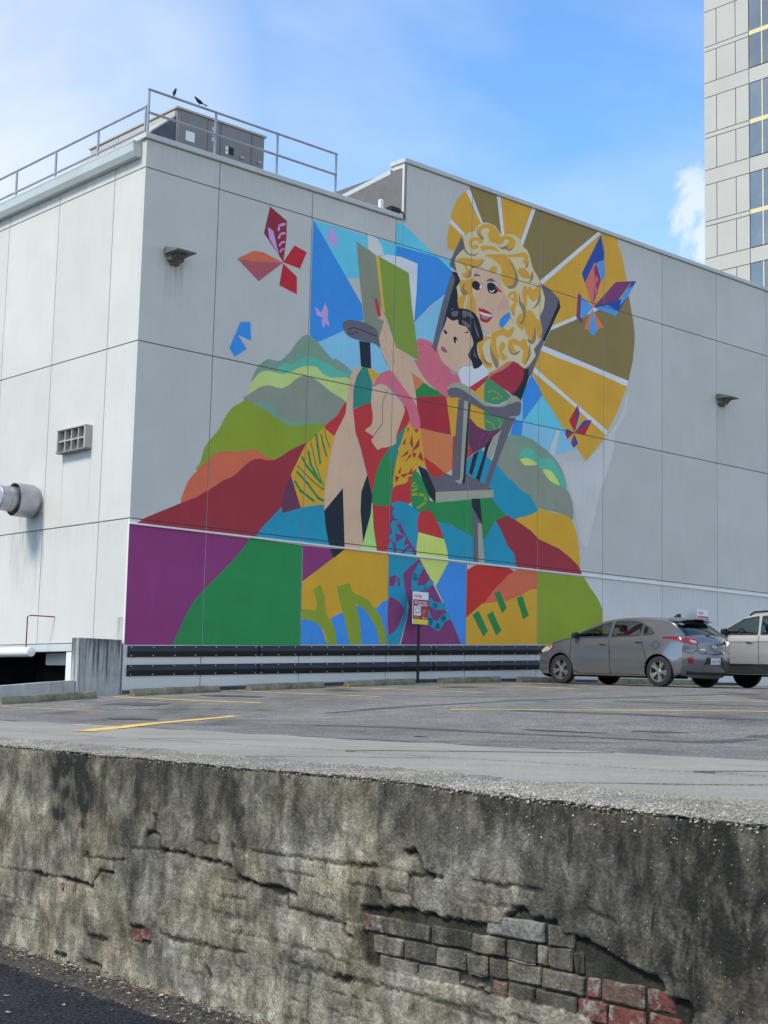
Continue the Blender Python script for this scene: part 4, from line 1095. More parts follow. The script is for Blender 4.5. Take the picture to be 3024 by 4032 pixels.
# ================================================================== TOWER
mat('tower_panel', (.47, .455, .40), .85, var=.05, scale=.3, streak=.05, fine=.03); mat('tower_joint', (.30, .30, .29), .9)
mat('tower_yellow', (.70, .58, .32), .5, var=.05)
mat('tower_glass', (.27, .27, .25), .06, metal=.75, var=.25, scale=.25, spec=.9, fine=0); mat('tower_frame', (.10, .10, .12), .5)
def tower():
    UX = 68.05; t = thing('tower', UX, 35.5, 0, 'tall pale panelled tower with dark windows and yellow spandrels at the upper right', 'tower'); y0 = 35.5
    mb = MB(); mb.box((.12, -28, -2), (22, 0 - .02, 69), 'tower_joint'); obj('core', mb, t)
    def Pn(ya, yb, za, zb):
        g = .03; mb = MB(); mb.box((0, -(y0 - yb) + g if False else yb - y0 + g, za + g), (.12, ya - y0 - g, zb - g), 'tower_panel'); return obj('panel', mb, t)
    bays = [(35.47, 34.43), (34.43, 32.86), (32.86, 31.78)]
    per, top = 6.34, 42.59
    for k in range(-4, 5):
        T = top + per * k
        rows = [(T, T - 2.62), (T - 2.62, T - 2.96), (T - 2.96, T - 5.27), (T - 5.27, T - 6.34)]
        if T - 6.34 < 12: continue
        for i, (a, b) in enumerate(rows):
            if i in (1, 3): Pn(35.47, 31.78, b, a)
            else:
                for (ya, yb) in bays: Pn(ya, yb, b, a)
        # glazed band, then another solid stretch beyond it
        for (ga, gb) in ((31.78, 25.4), (21.6, 15.0)):
            Pn(ga, gb, T - 6.34, T - 5.27)
            n = 6; wd = (ga - gb) / n
            wf = MB(); wf.box((.02, gb - y0, T - 5.25), (.07, ga - y0 - .06, T - .02), 'tower_frame'); fo = obj('window', wf, t)
            for i in range(n):
                for (za, zb) in ((T - .04, T - 2.58), (T - 2.92, T - 5.22)):
                    if (za - zb) > 0:
                        mb = MB(); mb.box((.0, ga - wd * (i + 1) - y0 + .05, zb), (.019, ga - wd * i - y0 - .05, za), 'tower_glass'); o = obj('pane', mb, fo); o.rotation_euler = (0, random.uniform(-.0015, .0015), random.uniform(-.002, .002)) if False else (0, 0, 0)
            mb = MB(); mb.box((-.03, gb - y0 + .02, T - 2.91), (.018, ga - y0 - .05, T - 2.60), 'tower_yellow'); obj('spandrel', mb, fo)
            for i in range(1, n):
                mb = MB(); mb.box((-.035, ga - wd * i - y0 - .045, T - 5.24), (-.001, ga - wd * i - y0 + .045, T - .03), 'tower_yellow'); obj('mullion', mb, fo)
        for i, (a, b) in enumerate(rows): Pn(25.38, 21.62, b, a); Pn(14.98, 8.0, b, a)
    mb = MB(); mb.box((-.02, -27.5, 68), (22.1, .02, 69.6), 'tower_panel'); obj('parapet', mb, t)
    mb = MB(); mb.box((0, -27.9, -2), (.12, -.03, 17.1), 'tower_panel'); obj('lower_wall', mb, t)
tower()

# ================================================================== CARS
def metal_paint(name, col, rough=.32):
    m = bpy.data.materials.new(name); m.use_nodes = True; MATS[name] = m
    T = NT(m); b = T.n['Principled BSDF']; tcn = T('ShaderNodeTexCoord')
    n_ = T('ShaderNodeTexNoise', {0: tcn.outputs['Object'], 'Scale': 400.0, 'Detail': 2.0}); mr = T('ShaderNodeMapRange', {0: n_.outputs[0], 1: .3, 2: .7, 3: .97, 4: 1.03})
    d_ = T('ShaderNodeTexNoise', {0: tcn.outputs['Object'], 'Scale': 2.5, 'Detail': 5.0}); md = T('ShaderNodeMapRange', {0: d_.outputs[0], 1: .3, 2: .7, 3: rough - .01, 4: rough + .03})
    v = T('ShaderNodeVectorMath', {0: col}, operation='SCALE'); T.l.new(mr.outputs[0], v.inputs['Scale']); T.l.new(v.outputs[0], b.inputs['Base Color']); T.l.new(md.outputs[0], b.inputs['Roughness'])
    b.inputs['Metallic'].default_value = .55; b.inputs['Coat Weight'].default_value = .8; b.inputs['Coat Roughness'].default_value = .05
metal_paint('paint_grey', (.17, .175, .187), .22); metal_paint('paint_champagne', (.50, .495, .48))
mat('trim_black', (.018, .018, .02), .45, fine=0); mat('tyre', (.02, .02, .021), .85, var=.2, fine=.1); mat('alloy', (.48, .47, .44), .28, metal=.85, var=.05, fine=0)
mat('interior', (.02, .02, .023), .9); mat('seat_cloth', (.02, .016, .016), .95); mat('lamp_red', (.22, .006, .010), .12, coat=1, fine=0, var=.03); mat('lamp_clear', (.42, .30, .30), .15, coat=1, fine=0)
mat('headlamp', (.52, .47, .34), .15, coat=1, fine=0); mat('chrome', (.75, .75, .76), .12, metal=1, fine=0, var=.02); mat('amber', (.6, .16, .02), .2, fine=0); mat('plate', (.62, .64, .68), .4, fine=0)
mat('cladding', (.022, .022, .024), .7)
glass('car_glass', (.42, .56, .52)); glass('rear_glass', (.16, .2, .2))
def pip(p, poly):
    x, y = p; c = False; n = len(poly)
    for i in range(n):
        x1, y1 = poly[i]; x2, y2 = poly[i - 1]
        if (y1 > y) != (y2 > y) and x < (x2 - x1) * (y - y1) / (y2 - y1) + x1: c = not c
    return c
def cat_open(P, n):
    P = [Vector(p) for p in P]; out = []
    for i in range(len(P) - 1):
        a, b, c, d = P[max(i - 1, 0)], P[i], P[i + 1], P[min(i + 2, len(P) - 1)]
        for j in range(n):
            t = j / n; out.append(.5 * ((2 * b) + (c - a) * t + (2 * a - 5 * b + 4 * c - d) * t * t + (3 * b - a - 3 * c + d) * t ** 3))
    out.append(P[-1]); return out
def cdt(outline, holes, extra, step):
    vs = []; ed = []
    def loop(L_):
        o = len(vs)
        for p in L_: vs.append(Vector((p[0], p[1])))
        for i in range(len(L_)): ed.append((o + i, o + (i + 1) % len(L_)))
    loop(outline)
    for h in holes: loop(h)
    xs = [p[0] for p in outline]; ys = [p[1] for p in outline]
    x = min(xs) + step / 2
    while x < max(xs):
        y = min(ys) + step / 2
        while y < max(ys):
            if pip((x, y), outline): vs.append(Vector((x, y)))
            y += step
        x += step
    r = delaunay_2d_cdt(vs, ed, [], 0, 1e-5)
    V, F = r[0], r[2]; keep = []
    for f in F:
        c = sum((V[i] for i in f), Vector((0, 0))) / len(f)
        if pip((c.x, c.y), outline) and not any(pip((c.x, c.y), h) for h in holes): keep.append(tuple(f))
    return V, keep
def car(S, name, label, cat, pm):
    root = empty(name, (0, 0, 0), 0, label=label, cat=cat)
    edge = []       # (x, z, bulge) along the silhouette edge, front bottom -> rear bottom
    ctl = S['edge']; E3 = cat_open(ctl, 6)
    WT = S['width']
    def hw(x, z):
        w_ = float(np.interp(z, [q[0] for q in WT], [q[1] for q in WT]))
        a = max(0, (x - S['fx']) / S['ft']); b = max(0, (-x - S['rx']) / S['rt'])
        low = min(1, max(0, (S['belt'] + .15 - z) / .3))
        w_ *= 1 - (.14 * min(a, 1.3) ** 2 + .07 * min(b, 1.3) ** 2) * (.4 + .6 * low)
        for ax in S['axles']:
            d = math.hypot(x - ax, z - S['wr']); w_ += .022 * math.exp(-((d - S['wr'] - .07) / .07) ** 2) * (z < S['belt'])
        w_ -= .018 * math.exp(-((z - (S['crease'] + .05 * (-x) / 2)) / .035) ** 2) * (abs(x) < 1.9)
        return w_
    ol = [(p.x, p.y) for p in E3]
    # sill with arches, from rear to front
    AR = S['wr'] + .045; sill = S['sill']
    low = []
    for ax in (S['axles'][1], S['axles'][0]):
        a0 = math.asin((sill - S['wr']) / AR)
        for k in range(15):
            a = math.pi - a0 + (-(math.pi - a0) + a0) * k / 14 if False else (math.pi - a0) - (math.pi - 2 * a0) * k / 14
            low.append((ax + AR * math.cos(a), S['wr'] + AR * math.sin(a)))
    outline = ol + low
    holes = S['windows']
    V, F = cdt(outline, holes, [], .09)
    body = MB()
    for s in (1, -1): body.add([(v.x, s * hw(v.x, v.y), v.y) for v in V], F, pm)
    # top / ends loft
    nq = 20; cells = []; n = len(E3); GV = []
    for i, e in enumerate(E3):
        a, b = E3[max(i - 1, 0)], E3[min(i + 1, n - 1)]; t = Vector((b.x - a.x, b.y - a.y)).normalized(); nn = Vector((t.y, -t.x))
        w_ = hw(e.x, e.y)
        for j in range(nq + 1):
            q = -1 + 2 * j / nq; qq = math.copysign(1 - (1 - abs(q)) ** 1.25, q)
            bl = e.z * (1 - abs(qq) ** 2.4)
            GV.append(Vector((e.x + nn.x * bl, qq * w_, e.y + nn.y * bl)))
    full = MB(); full.v = list(body.v); full.f = list(body.f)
    Vf, Ff = cdt(outline, [], [], .12); o = len(full.v)
    for s in (1, -1):
        o = len(full.v); full.v += [(v.x, s * hw(v.x, v.y), v.y) for v in Vf]; full.f += [tuple(o + i for i in f) for f in Ff]
    o = len(full.v); full.v += [tuple(v) for v in GV]
    gl = {}
    m1 = nq + 1; bodyF = []
    for i in range(n - 1):
        s = i / 6.0
        for j in range(nq):
            f = (i * m1 + j, i * m1 + j + 1, (i + 1) * m1 + j + 1, (i + 1) * m1 + j)
            full.f.append(tuple(o + k for k in f)); g = None
            for (nm, s0, s1, j0, j1) in S['screens']:
                if s0 <= s < s1 and j0 <= j < j1: g = nm
            if g: gl.setdefault(g, []).append(f)
            else: bodyF.append(f)
    body.add(GV, bodyF, pm)
    bo = obj('body', body, root, smooth=True)
    bm = bmesh.new(); bm.from_mesh(bo.data); bmesh.ops.remove_doubles(bm, verts=bm.verts, dist=.004); bmesh.ops.recalc_face_normals(bm, faces=bm.faces)
    bm.to_mesh(bo.data); bm.free(); bo.data.set_sharp_from_angle(angle=R(42))
    for nm, fs in gl.items():
        mb = MB(); mb.add([v - Vector((0, 0, .012)) for v in GV], fs, 'car_glass' if nm == 'windscreen' else 'rear_glass')
        o_ = obj(nm, mb, root, smooth=True, fix=False)
        bm = bmesh.new(); bm.from_mesh(o_.data); bmesh.ops.delete(bm, geom=[v for v in bm.verts if not v.link_faces], context='VERTS'); bm.to_mesh(o_.data); bm.free()
    bvh = BVHTree.FromPolygons([tuple(v) for v in full.v], full.f)
    def cast(p, fr):
        if fr == 'L': o_, d = Vector((p[0], 3, p[1])), Vector((0, -1, 0))
        elif fr == 'R': o_, d = Vector((p[0], -3, p[1])), Vector((0, 1, 0))
        elif fr == 'B': o_, d = Vector((-4, p[0], p[1])), Vector((1, 0, 0))
        else: o_, d = Vector((4, p[0], p[1])), Vector((-1, 0, 0))
        h = bvh.ray_cast(o_, d)
        if h[0] is None: return None
        nn = h[1]; nn = nn if nn.dot(d) < 0 else -nn
        return h[0], nn
    def patch(nm, poly, fr, m, off=.006, parent=root, step=.05, thick=.0):
        V_, F_ = cdt(poly, [], [], step); P = []; ok = []
        for v in V_:
            r = cast((v.x, v.y), fr)
            P.append(r[0] + r[1] * off if r else Vector((0, 0, 0))); ok.append(r is not None)
        mb = MB(); mb.add(P, [f for f in F_ if all(ok[i] for i in f)], m); return obj(nm, mb, parent, smooth=True, fix=False)
    def line(nm, pts, fr, m='trim_black', wd=.012, off=.003, parent=root):
        pts = [Vector(p) for p in pts]; P = []; F_ = []
        fine = []
        for a, b in zip(pts[:-1], pts[1:]):
            k = max(2, int((b - a).length / .05)); fine += [a.lerp(b, i / k) for i in range(k)]
        fine.append(pts[-1])
        for i, p in enumerate(fine):
            t = (fine[min(i + 1, len(fine) - 1)] - fine[max(i - 1, 0)]).normalized(); q = Vector((-t.y, t.x)) * wd / 2
            for s in (1, -1):
                r = cast((p.x + q.x * s, p.y + q.y * s), fr)
                P.append(r[0] + r[1] * off if r else Vector((0, 0, -9)))
        F_ = [(2 * i, 2 * i + 1, 2 * i + 3, 2 * i + 2) for i in range(len(fine) - 1) if all(P[k].z > -5 for k in (2 * i, 2 * i + 1, 2 * i + 2, 2 * i + 3))]
        mb = MB(); mb.add(P, F_, m); return obj(nm, mb, parent, fix=False)
    # side glass with black surrounds
    for s in (1, -1):
        for h in holes:
            V_, F_ = cdt(h, [], [], .12); mb = MB(); mb.add([(v.x, s * (hw(v.x, v.y) - .014), v.y) for v in V_], F_, 'car_glass'); obj('side_window', mb, root, smooth=True, fix=False)
            line('window_trim', list(h) + [h[0]], 'L' if s > 0 else 'R', wd=.035)
        x0, x1 = S['pillar']
        for seam in S['seams']: line('door_seam', seam, 'L' if s > 0 else 'R')
        for x, z in S['handles']:
            mb = MB(); r = cast((x, z), 'L' if s > 0 else 'R'); y = r[0].y + s * .03
            mb.tube([(x - .09, y - s * .025, z - .004), (x - .07, y, z), (x + .07, y, z + .004), (x + .09, y - s * .025, z + .006)], .013, S['handle_mat'], 8); obj('door_handle', mb, root, smooth=True)
        mx, mz = S['mirror']; y = s * (hw(mx, mz) + .10)
        mb = MB(); bm = bmesh.new(); bmesh.ops.create_icosphere(bm, subdivisions=3, radius=1)
        pw_ = lambda t: math.copysign(abs(t) ** .6, t)
        for v in bm.verts:
            v.co = Vector((mx + pw_(v.co.x) * (.085 if v.co.x > 0 else .03), y + pw_(v.co.y) * .095, mz + pw_(v.co.z) * .065))
        mb.bm(bm, S.get('mirror_mat', 'trim_black')); mb.tube([(mx - .01, s * hw(mx, mz - .05), mz - .07), (mx, y - s * .05, mz - .05)], .025, 'trim_black', 8); obj('wing_mirror', mb, root, smooth=True)
    # wheels
    wr = S['wr']
    whm = MB(); TW = .20
    whm.lathe([(-TW / 2 + .0, wr - .10), (-TW / 2, wr - .05), (-TW / 2 + .02, wr - .01), (-TW / 2 + .05, wr), (TW / 2 - .05, wr), (TW / 2 - .02, wr - .01), (TW / 2, wr - .05), (TW / 2, wr - .10), (TW / 2 - .03, wr - .105)], (0, 0, 0), (0, 1, 0), 'tyre', 48)
    tyre_me = mesh('tyre', whm, True)
    rr_ = wr - .095
    rim = MB(); rim.lathe([(TW / 2 - .01, rr_), (TW / 2 - .012, rr_ - .018), (TW / 2 - .05, rr_ - .025), (-.06, rr_ - .03)], (0, 0, 0), (0, 1, 0), 'alloy', 48)
    rim.lathe([(-.06, rr_ - .028), (-.06, 0)], (0, 0, 0), (0, 1, 0), 'black', 32)
    rim.lathe([(.02, .075), (.075, .06), (.085, .03), (.085, 0)], (0, 0, 0), (0, 1, 0), 'alloy', 24)
    rim.lathe([(-.02, rr_ * .62), (.0, rr_ * .62), (.0, 0)], (0, 0, 0), (0, 1, 0), 'dark_metal', 24)
    ns = S.get('spokes', 5)
    for k in range(ns):
        for d in (-.16, .16):
            a = 2 * math.pi * k / ns + d * (1 if ns == 5 else .6); a2 = 2 * math.pi * k / ns + d * .35
            c0 = Vector((math.cos(a2), 0, math.sin(a2))) * .05; c1 = Vector((math.cos(a), 0, math.sin(a))) * (rr_ - .012)
            t_ = (c1 - c0).normalized(); q = Vector((-t_.z, 0, t_.x))
            rim.add([c0 + q * .016 + Vector((0, .078, 0)), c0 - q * .016 + Vector((0, .078, 0)), c1 - q * .022 + Vector((0, .088, 0)), c1 + q * .022 + Vector((0, .088, 0)),
                     c0 + q * .022 + Vector((0, .03, 0)), c0 - q * .022 + Vector((0, .03, 0)), c1 - q * .028 + Vector((0, .04, 0)), c1 + q * .028 + Vector((0, .04, 0))],
                    [(0, 1, 2, 3), (0, 4, 5, 1), (1, 5, 6, 2), (3, 2, 6, 7), (0, 3, 7, 4)], 'alloy')
    rim_me = mesh('rim', rim, True)
    for i, ax in enumerate(S['axles']):
        for s in (1, -1):
            wh = empty('wheel', (ax, s * S['track'], wr)); wh.parent = root; wh.rotation_euler = (0, .3 * i + .2 * s, 0 if s > 0 else math.pi)
            link(bpy.data.objects.new('tyre', tyre_me), wh); link(bpy.data.objects.new('rim', rim_me), wh)
        mb = MB()
        for s in (1, -1):
            P = []; F_ = []
            for k in range(17):
                a = -.25 + (math.pi + .5) * k / 16
                P += [(ax + (AR + .01) * math.cos(a), s * .50, wr + (AR + .01) * math.sin(a)), (ax + (AR + .01) * math.cos(a), s * (hw(ax, wr + .1) - .03), wr + (AR + .01) * math.sin(a))]
            mb.add(P, [(2 * k, 2 * k + 1, 2 * k + 3, 2 * k + 2) for k in range(16)], 'black')
        obj('wheel_arch_liner', mb, root, fix=False)
    # floor and cabin
    mb = MB(); f0, f1 = S['axles']
    for a, b, w2 in ((f0 + .40, S['fl'][0], .70), (f1 + .40, f0 - .40, .80), (S['fl'][1], f1 - .40, .72)):
        a, b = min(a, b), max(a, b); mb.box((a, -w2, sill), (b, w2, sill + .12), 'black')
    mb.box((f1 + .3, -.55, sill - .04), (f0 + .3, .55, sill + .02), 'black'); mb.box((f0 - .4, -.5, sill), (f0 + .4, .5, sill + .3), 'black'); mb.box((f1 - .4, -.5, sill), (f1 + .4, .5, sill + .3), 'black')
    obj('underbody', mb, root)
    for ax in S['axles']:
        mb = MB(); mb.tube([(ax, -S['track'], wr), (ax, S['track'], wr)], .045, 'black', 8); obj('axle', mb, root)
    hb = S['belt']
    mb = MB(); mb.bbox((S['cab'][1], -.66, hb - .35), (S['cab'][0] - .9, .66, hb - .28), 'interior', .02); mb.bbox((S['cab'][0] - .35, -.68, hb - .3), (S['cab'][0] + .1, .68, hb - .04), 'interior', .04); obj('dashboard', mb, root)
    for sx, sy in ((S['seat'][0], .36), (S['seat'][0], -.36), (S['seat'][1], .36), (S['seat'][1], -.36)):
        mb = MB(); mb.bbox((sx - .12, sy - .23, hb - .55), (sx + .02, sy + .23, hb + .09), 'seat_cloth', .05); mb.bbox((sx - .1, sy - .12, hb + .12), (sx - .01, sy + .12, hb + .28), 'seat_cloth', .035)
        mb.tube([(sx - .05, sy - .05, hb + .05), (sx - .05, sy - .05, hb + .15)], .008, 'black', 6); mb.tube([(sx - .05, sy + .05, hb + .05), (sx - .05, sy + .05, hb + .15)], .008, 'black', 6)
        obj('seat', mb, root, smooth=True)
    mb = MB(); c = Vector((S['cab'][0] - .42, .36, hb + .0)); pts = [c + Vector((math.sin(a) * .07, math.cos(a) * .18, math.sin(a) * .17)) for a in [2 * math.pi * k / 20 for k in range(21)]]
    mb.tube(pts, .016, 'black', 6); mb.tube([pts[0], pts[10]], .014, 'black', 6); obj('steering_wheel', mb, root, smooth=True)
    mb = MB(); mb.bbox((S['mir'][0], -.12, S['mir'][1] - .03), (S['mir'][0] + .03, .12, S['mir'][1] + .04), 'black', .01); obj('rear_view_mirror', mb, root)
    return root, patch, line, cast, hw

HB = dict(
 edge=[(1.93, .22, .20), (1.99, .36, .22), (1.96, .56, .22), (1.86, .74, .17), (1.62, .86, .10), (1.28, .955, .06), (1.02, 1.02, .05), (.62, 1.215, .06), (.22, 1.365, .05), (-.25, 1.425, .045), (-.75, 1.425, .045), (-1.2, 1.385, .05), (-1.52, 1.325, .07),
       (-1.72, 1.19, .09), (-1.90, 1.02, .11), (-1.955, .90, .16), (-1.94, .74, .20), (-1.95, .58, .22), (-1.93, .40, .20), (-1.86, .27, .17)],
 width=[(.18, .80), (.28, .855), (.45, .882), (.62, .892), (.75, .885), (.9, .868), (1.0, .845), (1.06, .815), (1.42, .60)],
 fx=1.2, ft=.8, rx=1.3, rt=.7, belt=1.02, axles=(1.27, -1.38), wr=.318, sill=.21, crease=.70, track=.785, fl=(1.95, -1.85), pillar=(0, 0),
 windows=[[(1.00, 1.005), (.62, 1.165), (.28, 1.285), (.02, 1.345), (-.02, 1.03)], [(-.10, 1.035), (-.08, 1.352), (-.40, 1.365), (-.66, 1.350), (-.84, 1.30), (-.86, 1.065)], [(-.92, 1.07), (-.90, 1.275), (-1.05, 1.205), (-1.20, 1.105), (-1.18, 1.09)]],
 screens=[('windscreen', 6.2, 8.6, 1, 19), ('rear_window', 12.35, 14.0, 2, 18)],
 seams=[[(.99, .98), (.98, .60), (.93, .32), (.80, .24)], [(-.06, 1.02), (-.10, .60), (-.10, .24)], [(-.90, 1.03), (-.98, .80), (-1.06, .62), (-1.10, .50)], [(.8, .245), (-.98, .245)], [(1.02, 1.0), (1.35, .93), (1.7, .80)]],
 handles=[(.10, .88), (-.86, .93)], handle_mat='paint_grey', mirror=(.80, 1.06), cab=(1.05, -1.6), seat=(.0, -.85), mir=(.42, 1.28))
car1, patch, line, cast, hw = car(HB, 'hatchback', 'dark grey five door hatchback parked nose in by the mural wall', 'car', 'paint_grey')
def both(f): f('L', 1); f('R', -1)
# rear details (frame B: y to the left, z up)
for s in (1, -1):
    patch('tail_light', [(s * .44, .905), (s * .60, .875), (s * .80, .93), (s * .84, 1.03), (s * .70, 1.03), (s * .50, .985)], 'B', 'lamp_red', .012)
    patch('tail_light_lens', [(s * .50, .915), (s * .60, .905), (s * .68, .945), (s * .64, .975), (s * .52, .955)], 'B', 'lamp_clear', .017)
    patch('tail_light', [(-1.97, .90), (-1.88, .93), (-1.70, .985), (-1.44, 1.005), (-1.47, 1.03), (-1.66, 1.04), (-1.80, 1.04), (-1.93, 1.0)], 'L' if s > 0 else 'R', 'lamp_red', .012)
    patch('rear_reflector', [(s * .60, .50), (s * .70, .48), (s * .74, .60), (s * .63, .64)], 'B', 'lamp_red', .012)
    line('bumper_seam', [(s * .83, .74), (s * .62, .70), (s * .50, .78)], 'B')
patch('lower_valance', [(-.74, .24), (.74, .24), (.70, .34), (-.70, .34)], 'B', 'cladding', .012)
patch('plate_recess', [(-.34, .47), (.34, .47), (.28, .63), (-.28, .63)], 'B', 'trim_black', .004)
pl = patch('number_plate', [(-.17, .485), (.17, .485), (.17, .61), (-.17, .61)], 'B', 'plate', .02)
for y in (-.11, -.055, .05, .105): patch('plate_mark', [(y - .018, .52), (y + .018, .52), (y + .018, .57), (y - .018, .57)], 'B', 'grey_print', .023, pl)
line('tailgate_seam', [(.50, .90), (.48, .74), (.40, .695), (-.40, .695), (-.48, .74), (-.50, .90)], 'B')
patch('handle_strip', [(-.30, .705), (.30, .705), (.30, .73), (-.30, .73)], 'B', 'trim_black', .006)
rr0 = cast((0, .845), 'B')
mb = MB(); ring = [(rr0[0].x - .016, math.cos(a) * .075, .845 + math.sin(a) * .042) for a in [2 * math.pi * k / 24 for k in range(25)]]; mb.tube(ring, .007, 'chrome', 6)
mb.tube([(rr0[0].x - .016, .035, .82), (rr0[0].x - .016, .02, .872)], .008, 'chrome', 6); mb.tube([(rr0[0].x - .016, -.02, .818), (rr0[0].x - .016, -.035, .87)], .008, 'chrome', 6); mb.tube([(rr0[0].x - .016, .028, .84), (rr0[0].x - .016, -.028, .85)], .007, 'chrome', 6)
obj('emblem', mb, car1, smooth=True)
patch('badge', [(.42, .775), (.30, .775), (.30, .79), (.42, .79)], 'B', 'chrome', .008)
mb = MB(); mb.prism([(-1.40, -.56, 1.43), (-1.74, -.52, 1.345), (-1.76, -.52, 1.315), (-1.42, -.56, 1.37)], (0, .0, 0), 'paint_grey')
mb = MB(); P = []
for y, k in ((-.58, 0), (-.4, .03), (0, .045), (.4, .03), (.58, 0)):
    P += [(-1.40, y, 1.425 + k), (-1.70 - k, y * .96, 1.385 + k), (-1.71 - k, y * .96, 1.36 + k), (-1.42, y, 1.36 + k)]
mb.add(P, [(4 * i + j, 4 * i + 4 + j, 4 * i + 4 + (j + 1) % 4, 4 * i + (j + 1) % 4) for i in range(4) for j in range(4)] + [(0, 1, 2, 3), (19, 18, 17, 16)], 'paint_grey'); sp = obj('spoiler', mb, car1)
mb = MB(); mb.bbox((-1.765, -.16, 1.40), (-1.75, .16, 1.418), 'lamp_red', .003); obj('brake_light', mb, sp)
mb = MB(); mb.tube([(-1.95, .05, 1.10), (-2.04, .04, 1.09)], .03, 'trim_black', 8); mb.tube([(-2.03, .03, 1.10), (-2.03, -.30, 1.09)], .010, 'trim_black', 6); obj('rear_wiper', mb, car1)
mb = MB(); mb.prism([(-1.30, -.015, 1.43), (-1.10, -.015, 1.46), (-1.22, -.015, 1.535), (-1.29, -.015, 1.54)], (0, .03, 0), 'trim_black'); obj('roof_antenna', mb, car1)
line('fuel_flap', [(-1.30 + .085 * math.cos(a), .86 + .085 * math.sin(a)) for a in [2 * math.pi * k / 20 for k in range(21)]], 'L', wd=.010)
line('fuel_flap', [(-1.30 + .085 * math.cos(a), .86 + .085 * math.sin(a)) for a in [2 * math.pi * k / 20 for k in range(21)]], 'R', wd=.010) if False else None
for fr in ('L', 'R'): patch('headlight', [(1.52, .80), (1.62, .73), (1.84, .68), (1.93, .70), (1.87, .78), (1.70, .85)], fr, 'headlamp', .010); patch('turn_signal', [(1.52, .81), (1.66, .77), (1.60, .85), (1.50, .86)], fr, 'amber', .013)
patch('grille', [(-.5, .36), (.5, .36), (.42, .62), (-.42, .62)], 'F', 'trim_black', .01)
patch('sticker', [(.40, 1.29), (.50, 1.285), (.51, 1.33), (.42, 1.335)], 'B', 'white_print', .004)
def place(root, u, y, pts):     # pts: heights at front-left, rear-left, front-right, rear-right wheels
    fl, rl, fr_, rr_, wb, tr = pts
    f = (DL * wb + Vector((0, 0, ((fl + fr_) - (rl + rr_)) / 2))).normalized(); l = (-DR * tr + Vector((0, 0, ((fl + rl) - (fr_ + rr_)) / 2))).normalized()
    up = f.cross(l).normalized(); l = up.cross(f)
    M_ = Matrix(((f.x, l.x, up.x, 0), (f.y, l.y, up.y, 0), (f.z, l.z, up.z, 0), (0, 0, 0, 1)))
    p = B(u, y, (fl + rl + fr_ + rr_) / 4); M_.translation = p; root.matrix_world = M_
    e = M_.to_euler(); root.location = p; root.rotation_euler = e
def zc(u0, u1, ya, yb): return [zl(u0, -ya), zl(u0, -yb), zl(u1, -ya), zl(u1, -yb)]
place(car1, 10.65, -3.53, zc(9.87, 11.44, -2.2, -4.85) + [2.65, 1.57])

SV = dict(
 edge=[(2.05, .30, .20), (2.12, .50, .22), (2.12, .80, .20), (2.02, .98, .15), (1.70, 1.08, .08), (1.30, 1.13, .05), (1.05, 1.17, .05), (.72, 1.36, .05), (.38, 1.55, .05), (-.1, 1.63, .05), (-.8, 1.66, .05), (-1.6, 1.64, .05), (-2.1, 1.60, .07),
       (-2.28, 1.40, .09), (-2.40, 1.14, .11), (-2.43, .95, .14), (-2.42, .75, .17), (-2.42, .55, .18), (-2.38, .36, .16)],
 width=[(.25, .86), (.35, .905), (.55, .935), (.8, .945), (1.0, .93), (1.12, .90), (1.16, .87), (1.64, .70)],
 fx=1.4, ft=.9, rx=1.6, rt=.9, belt=1.14, axles=(1.40, -1.42), wr=.365, sill=.30, crease=.86, track=.83, fl=(2.05, -2.3), pillar=(0, 0),
 windows=[[(1.0, 1.165), (.42, 1.50), (.05, 1.56), (.0, 1.17)], [(-.09, 1.17), (-.05, 1.565), (-.95, 1.58), (-1.0, 1.19)], [(-1.08, 1.195), (-1.04, 1.58), (-1.75, 1.55), (-1.95, 1.24)]],
 screens=[('windscreen', 6.2, 8.7, 1, 19), ('rear_window', 12.4, 14.0, 2, 18)],
 seams=[[(1.0, 1.14), (.98, .75), (.93, .42)], [(-.05, 1.15), (-.08, .70), (-.08, .42)], [(-1.04, 1.17), (-1.06, .9), (-1.02, .75)], [(2.0, .96), (1.3, .99), (-2.2, 1.03)]],
 handles=[(.16, 1.0), (-.85, 1.02)], handle_mat='chrome', mirror=(.78, 1.23), mirror_mat='trim_black', cab=(1.1, -2.0), seat=(.1, -.85), mir=(.45, 1.44), spokes=6)
car2, patch, line, cast, hw = car(SV, 'sports_utility_vehicle', 'pale champagne silver SUV cut off by the right edge, behind the grey hatchback', 'SUV', 'paint_champagne')
for fr in ('L', 'R'):
    patch('side_cladding', [(.93, .32), (.93, .50), (-.95, .50), (-.95, .32)], fr, 'cladding', .010)
    line('arch_trim', [(1.40 + .44 * math.cos(a), .365 + .44 * math.sin(a)) for a in [math.pi * k / 16 for k in range(17)]], fr, 'cladding', .06, .008)
    line('arch_trim', [(-1.42 + .44 * math.cos(a), .365 + .44 * math.sin(a)) for a in [math.pi * k / 16 for k in range(17)]], fr, 'cladding', .06, .008)
    line('chrome_strip', [(.9, .52), (-.92, .52)], fr, 'chrome', .02, .012)
    patch('headlight', [(1.62, .98), (1.70, .86), (2.0, .84), (2.08, .90), (1.95, 1.0)], fr, 'headlamp', .010)
for s in (1, -1):
    mb = MB(); mb.tube([(.30, s * .70, 1.59), (.20, s * .69, 1.66), (-.6, s * .68, 1.71), (-1.7, s * .68, 1.69), (-1.85, s * .69, 1.63)], .022, 'trim_black', 8); obj('roof_rail', mb, car2, smooth=True)
patch('grille', [(-.55, .60), (.55, .60), (.5, .92), (-.5, .92)], 'F', 'trim_black', .01)
for s in (1, -1): patch('tail_light', [(s * .6, 1.0), (s * .88, 1.0), (s * .86, 1.2), (s * .62, 1.2)], 'B', 'lamp_red', .012)
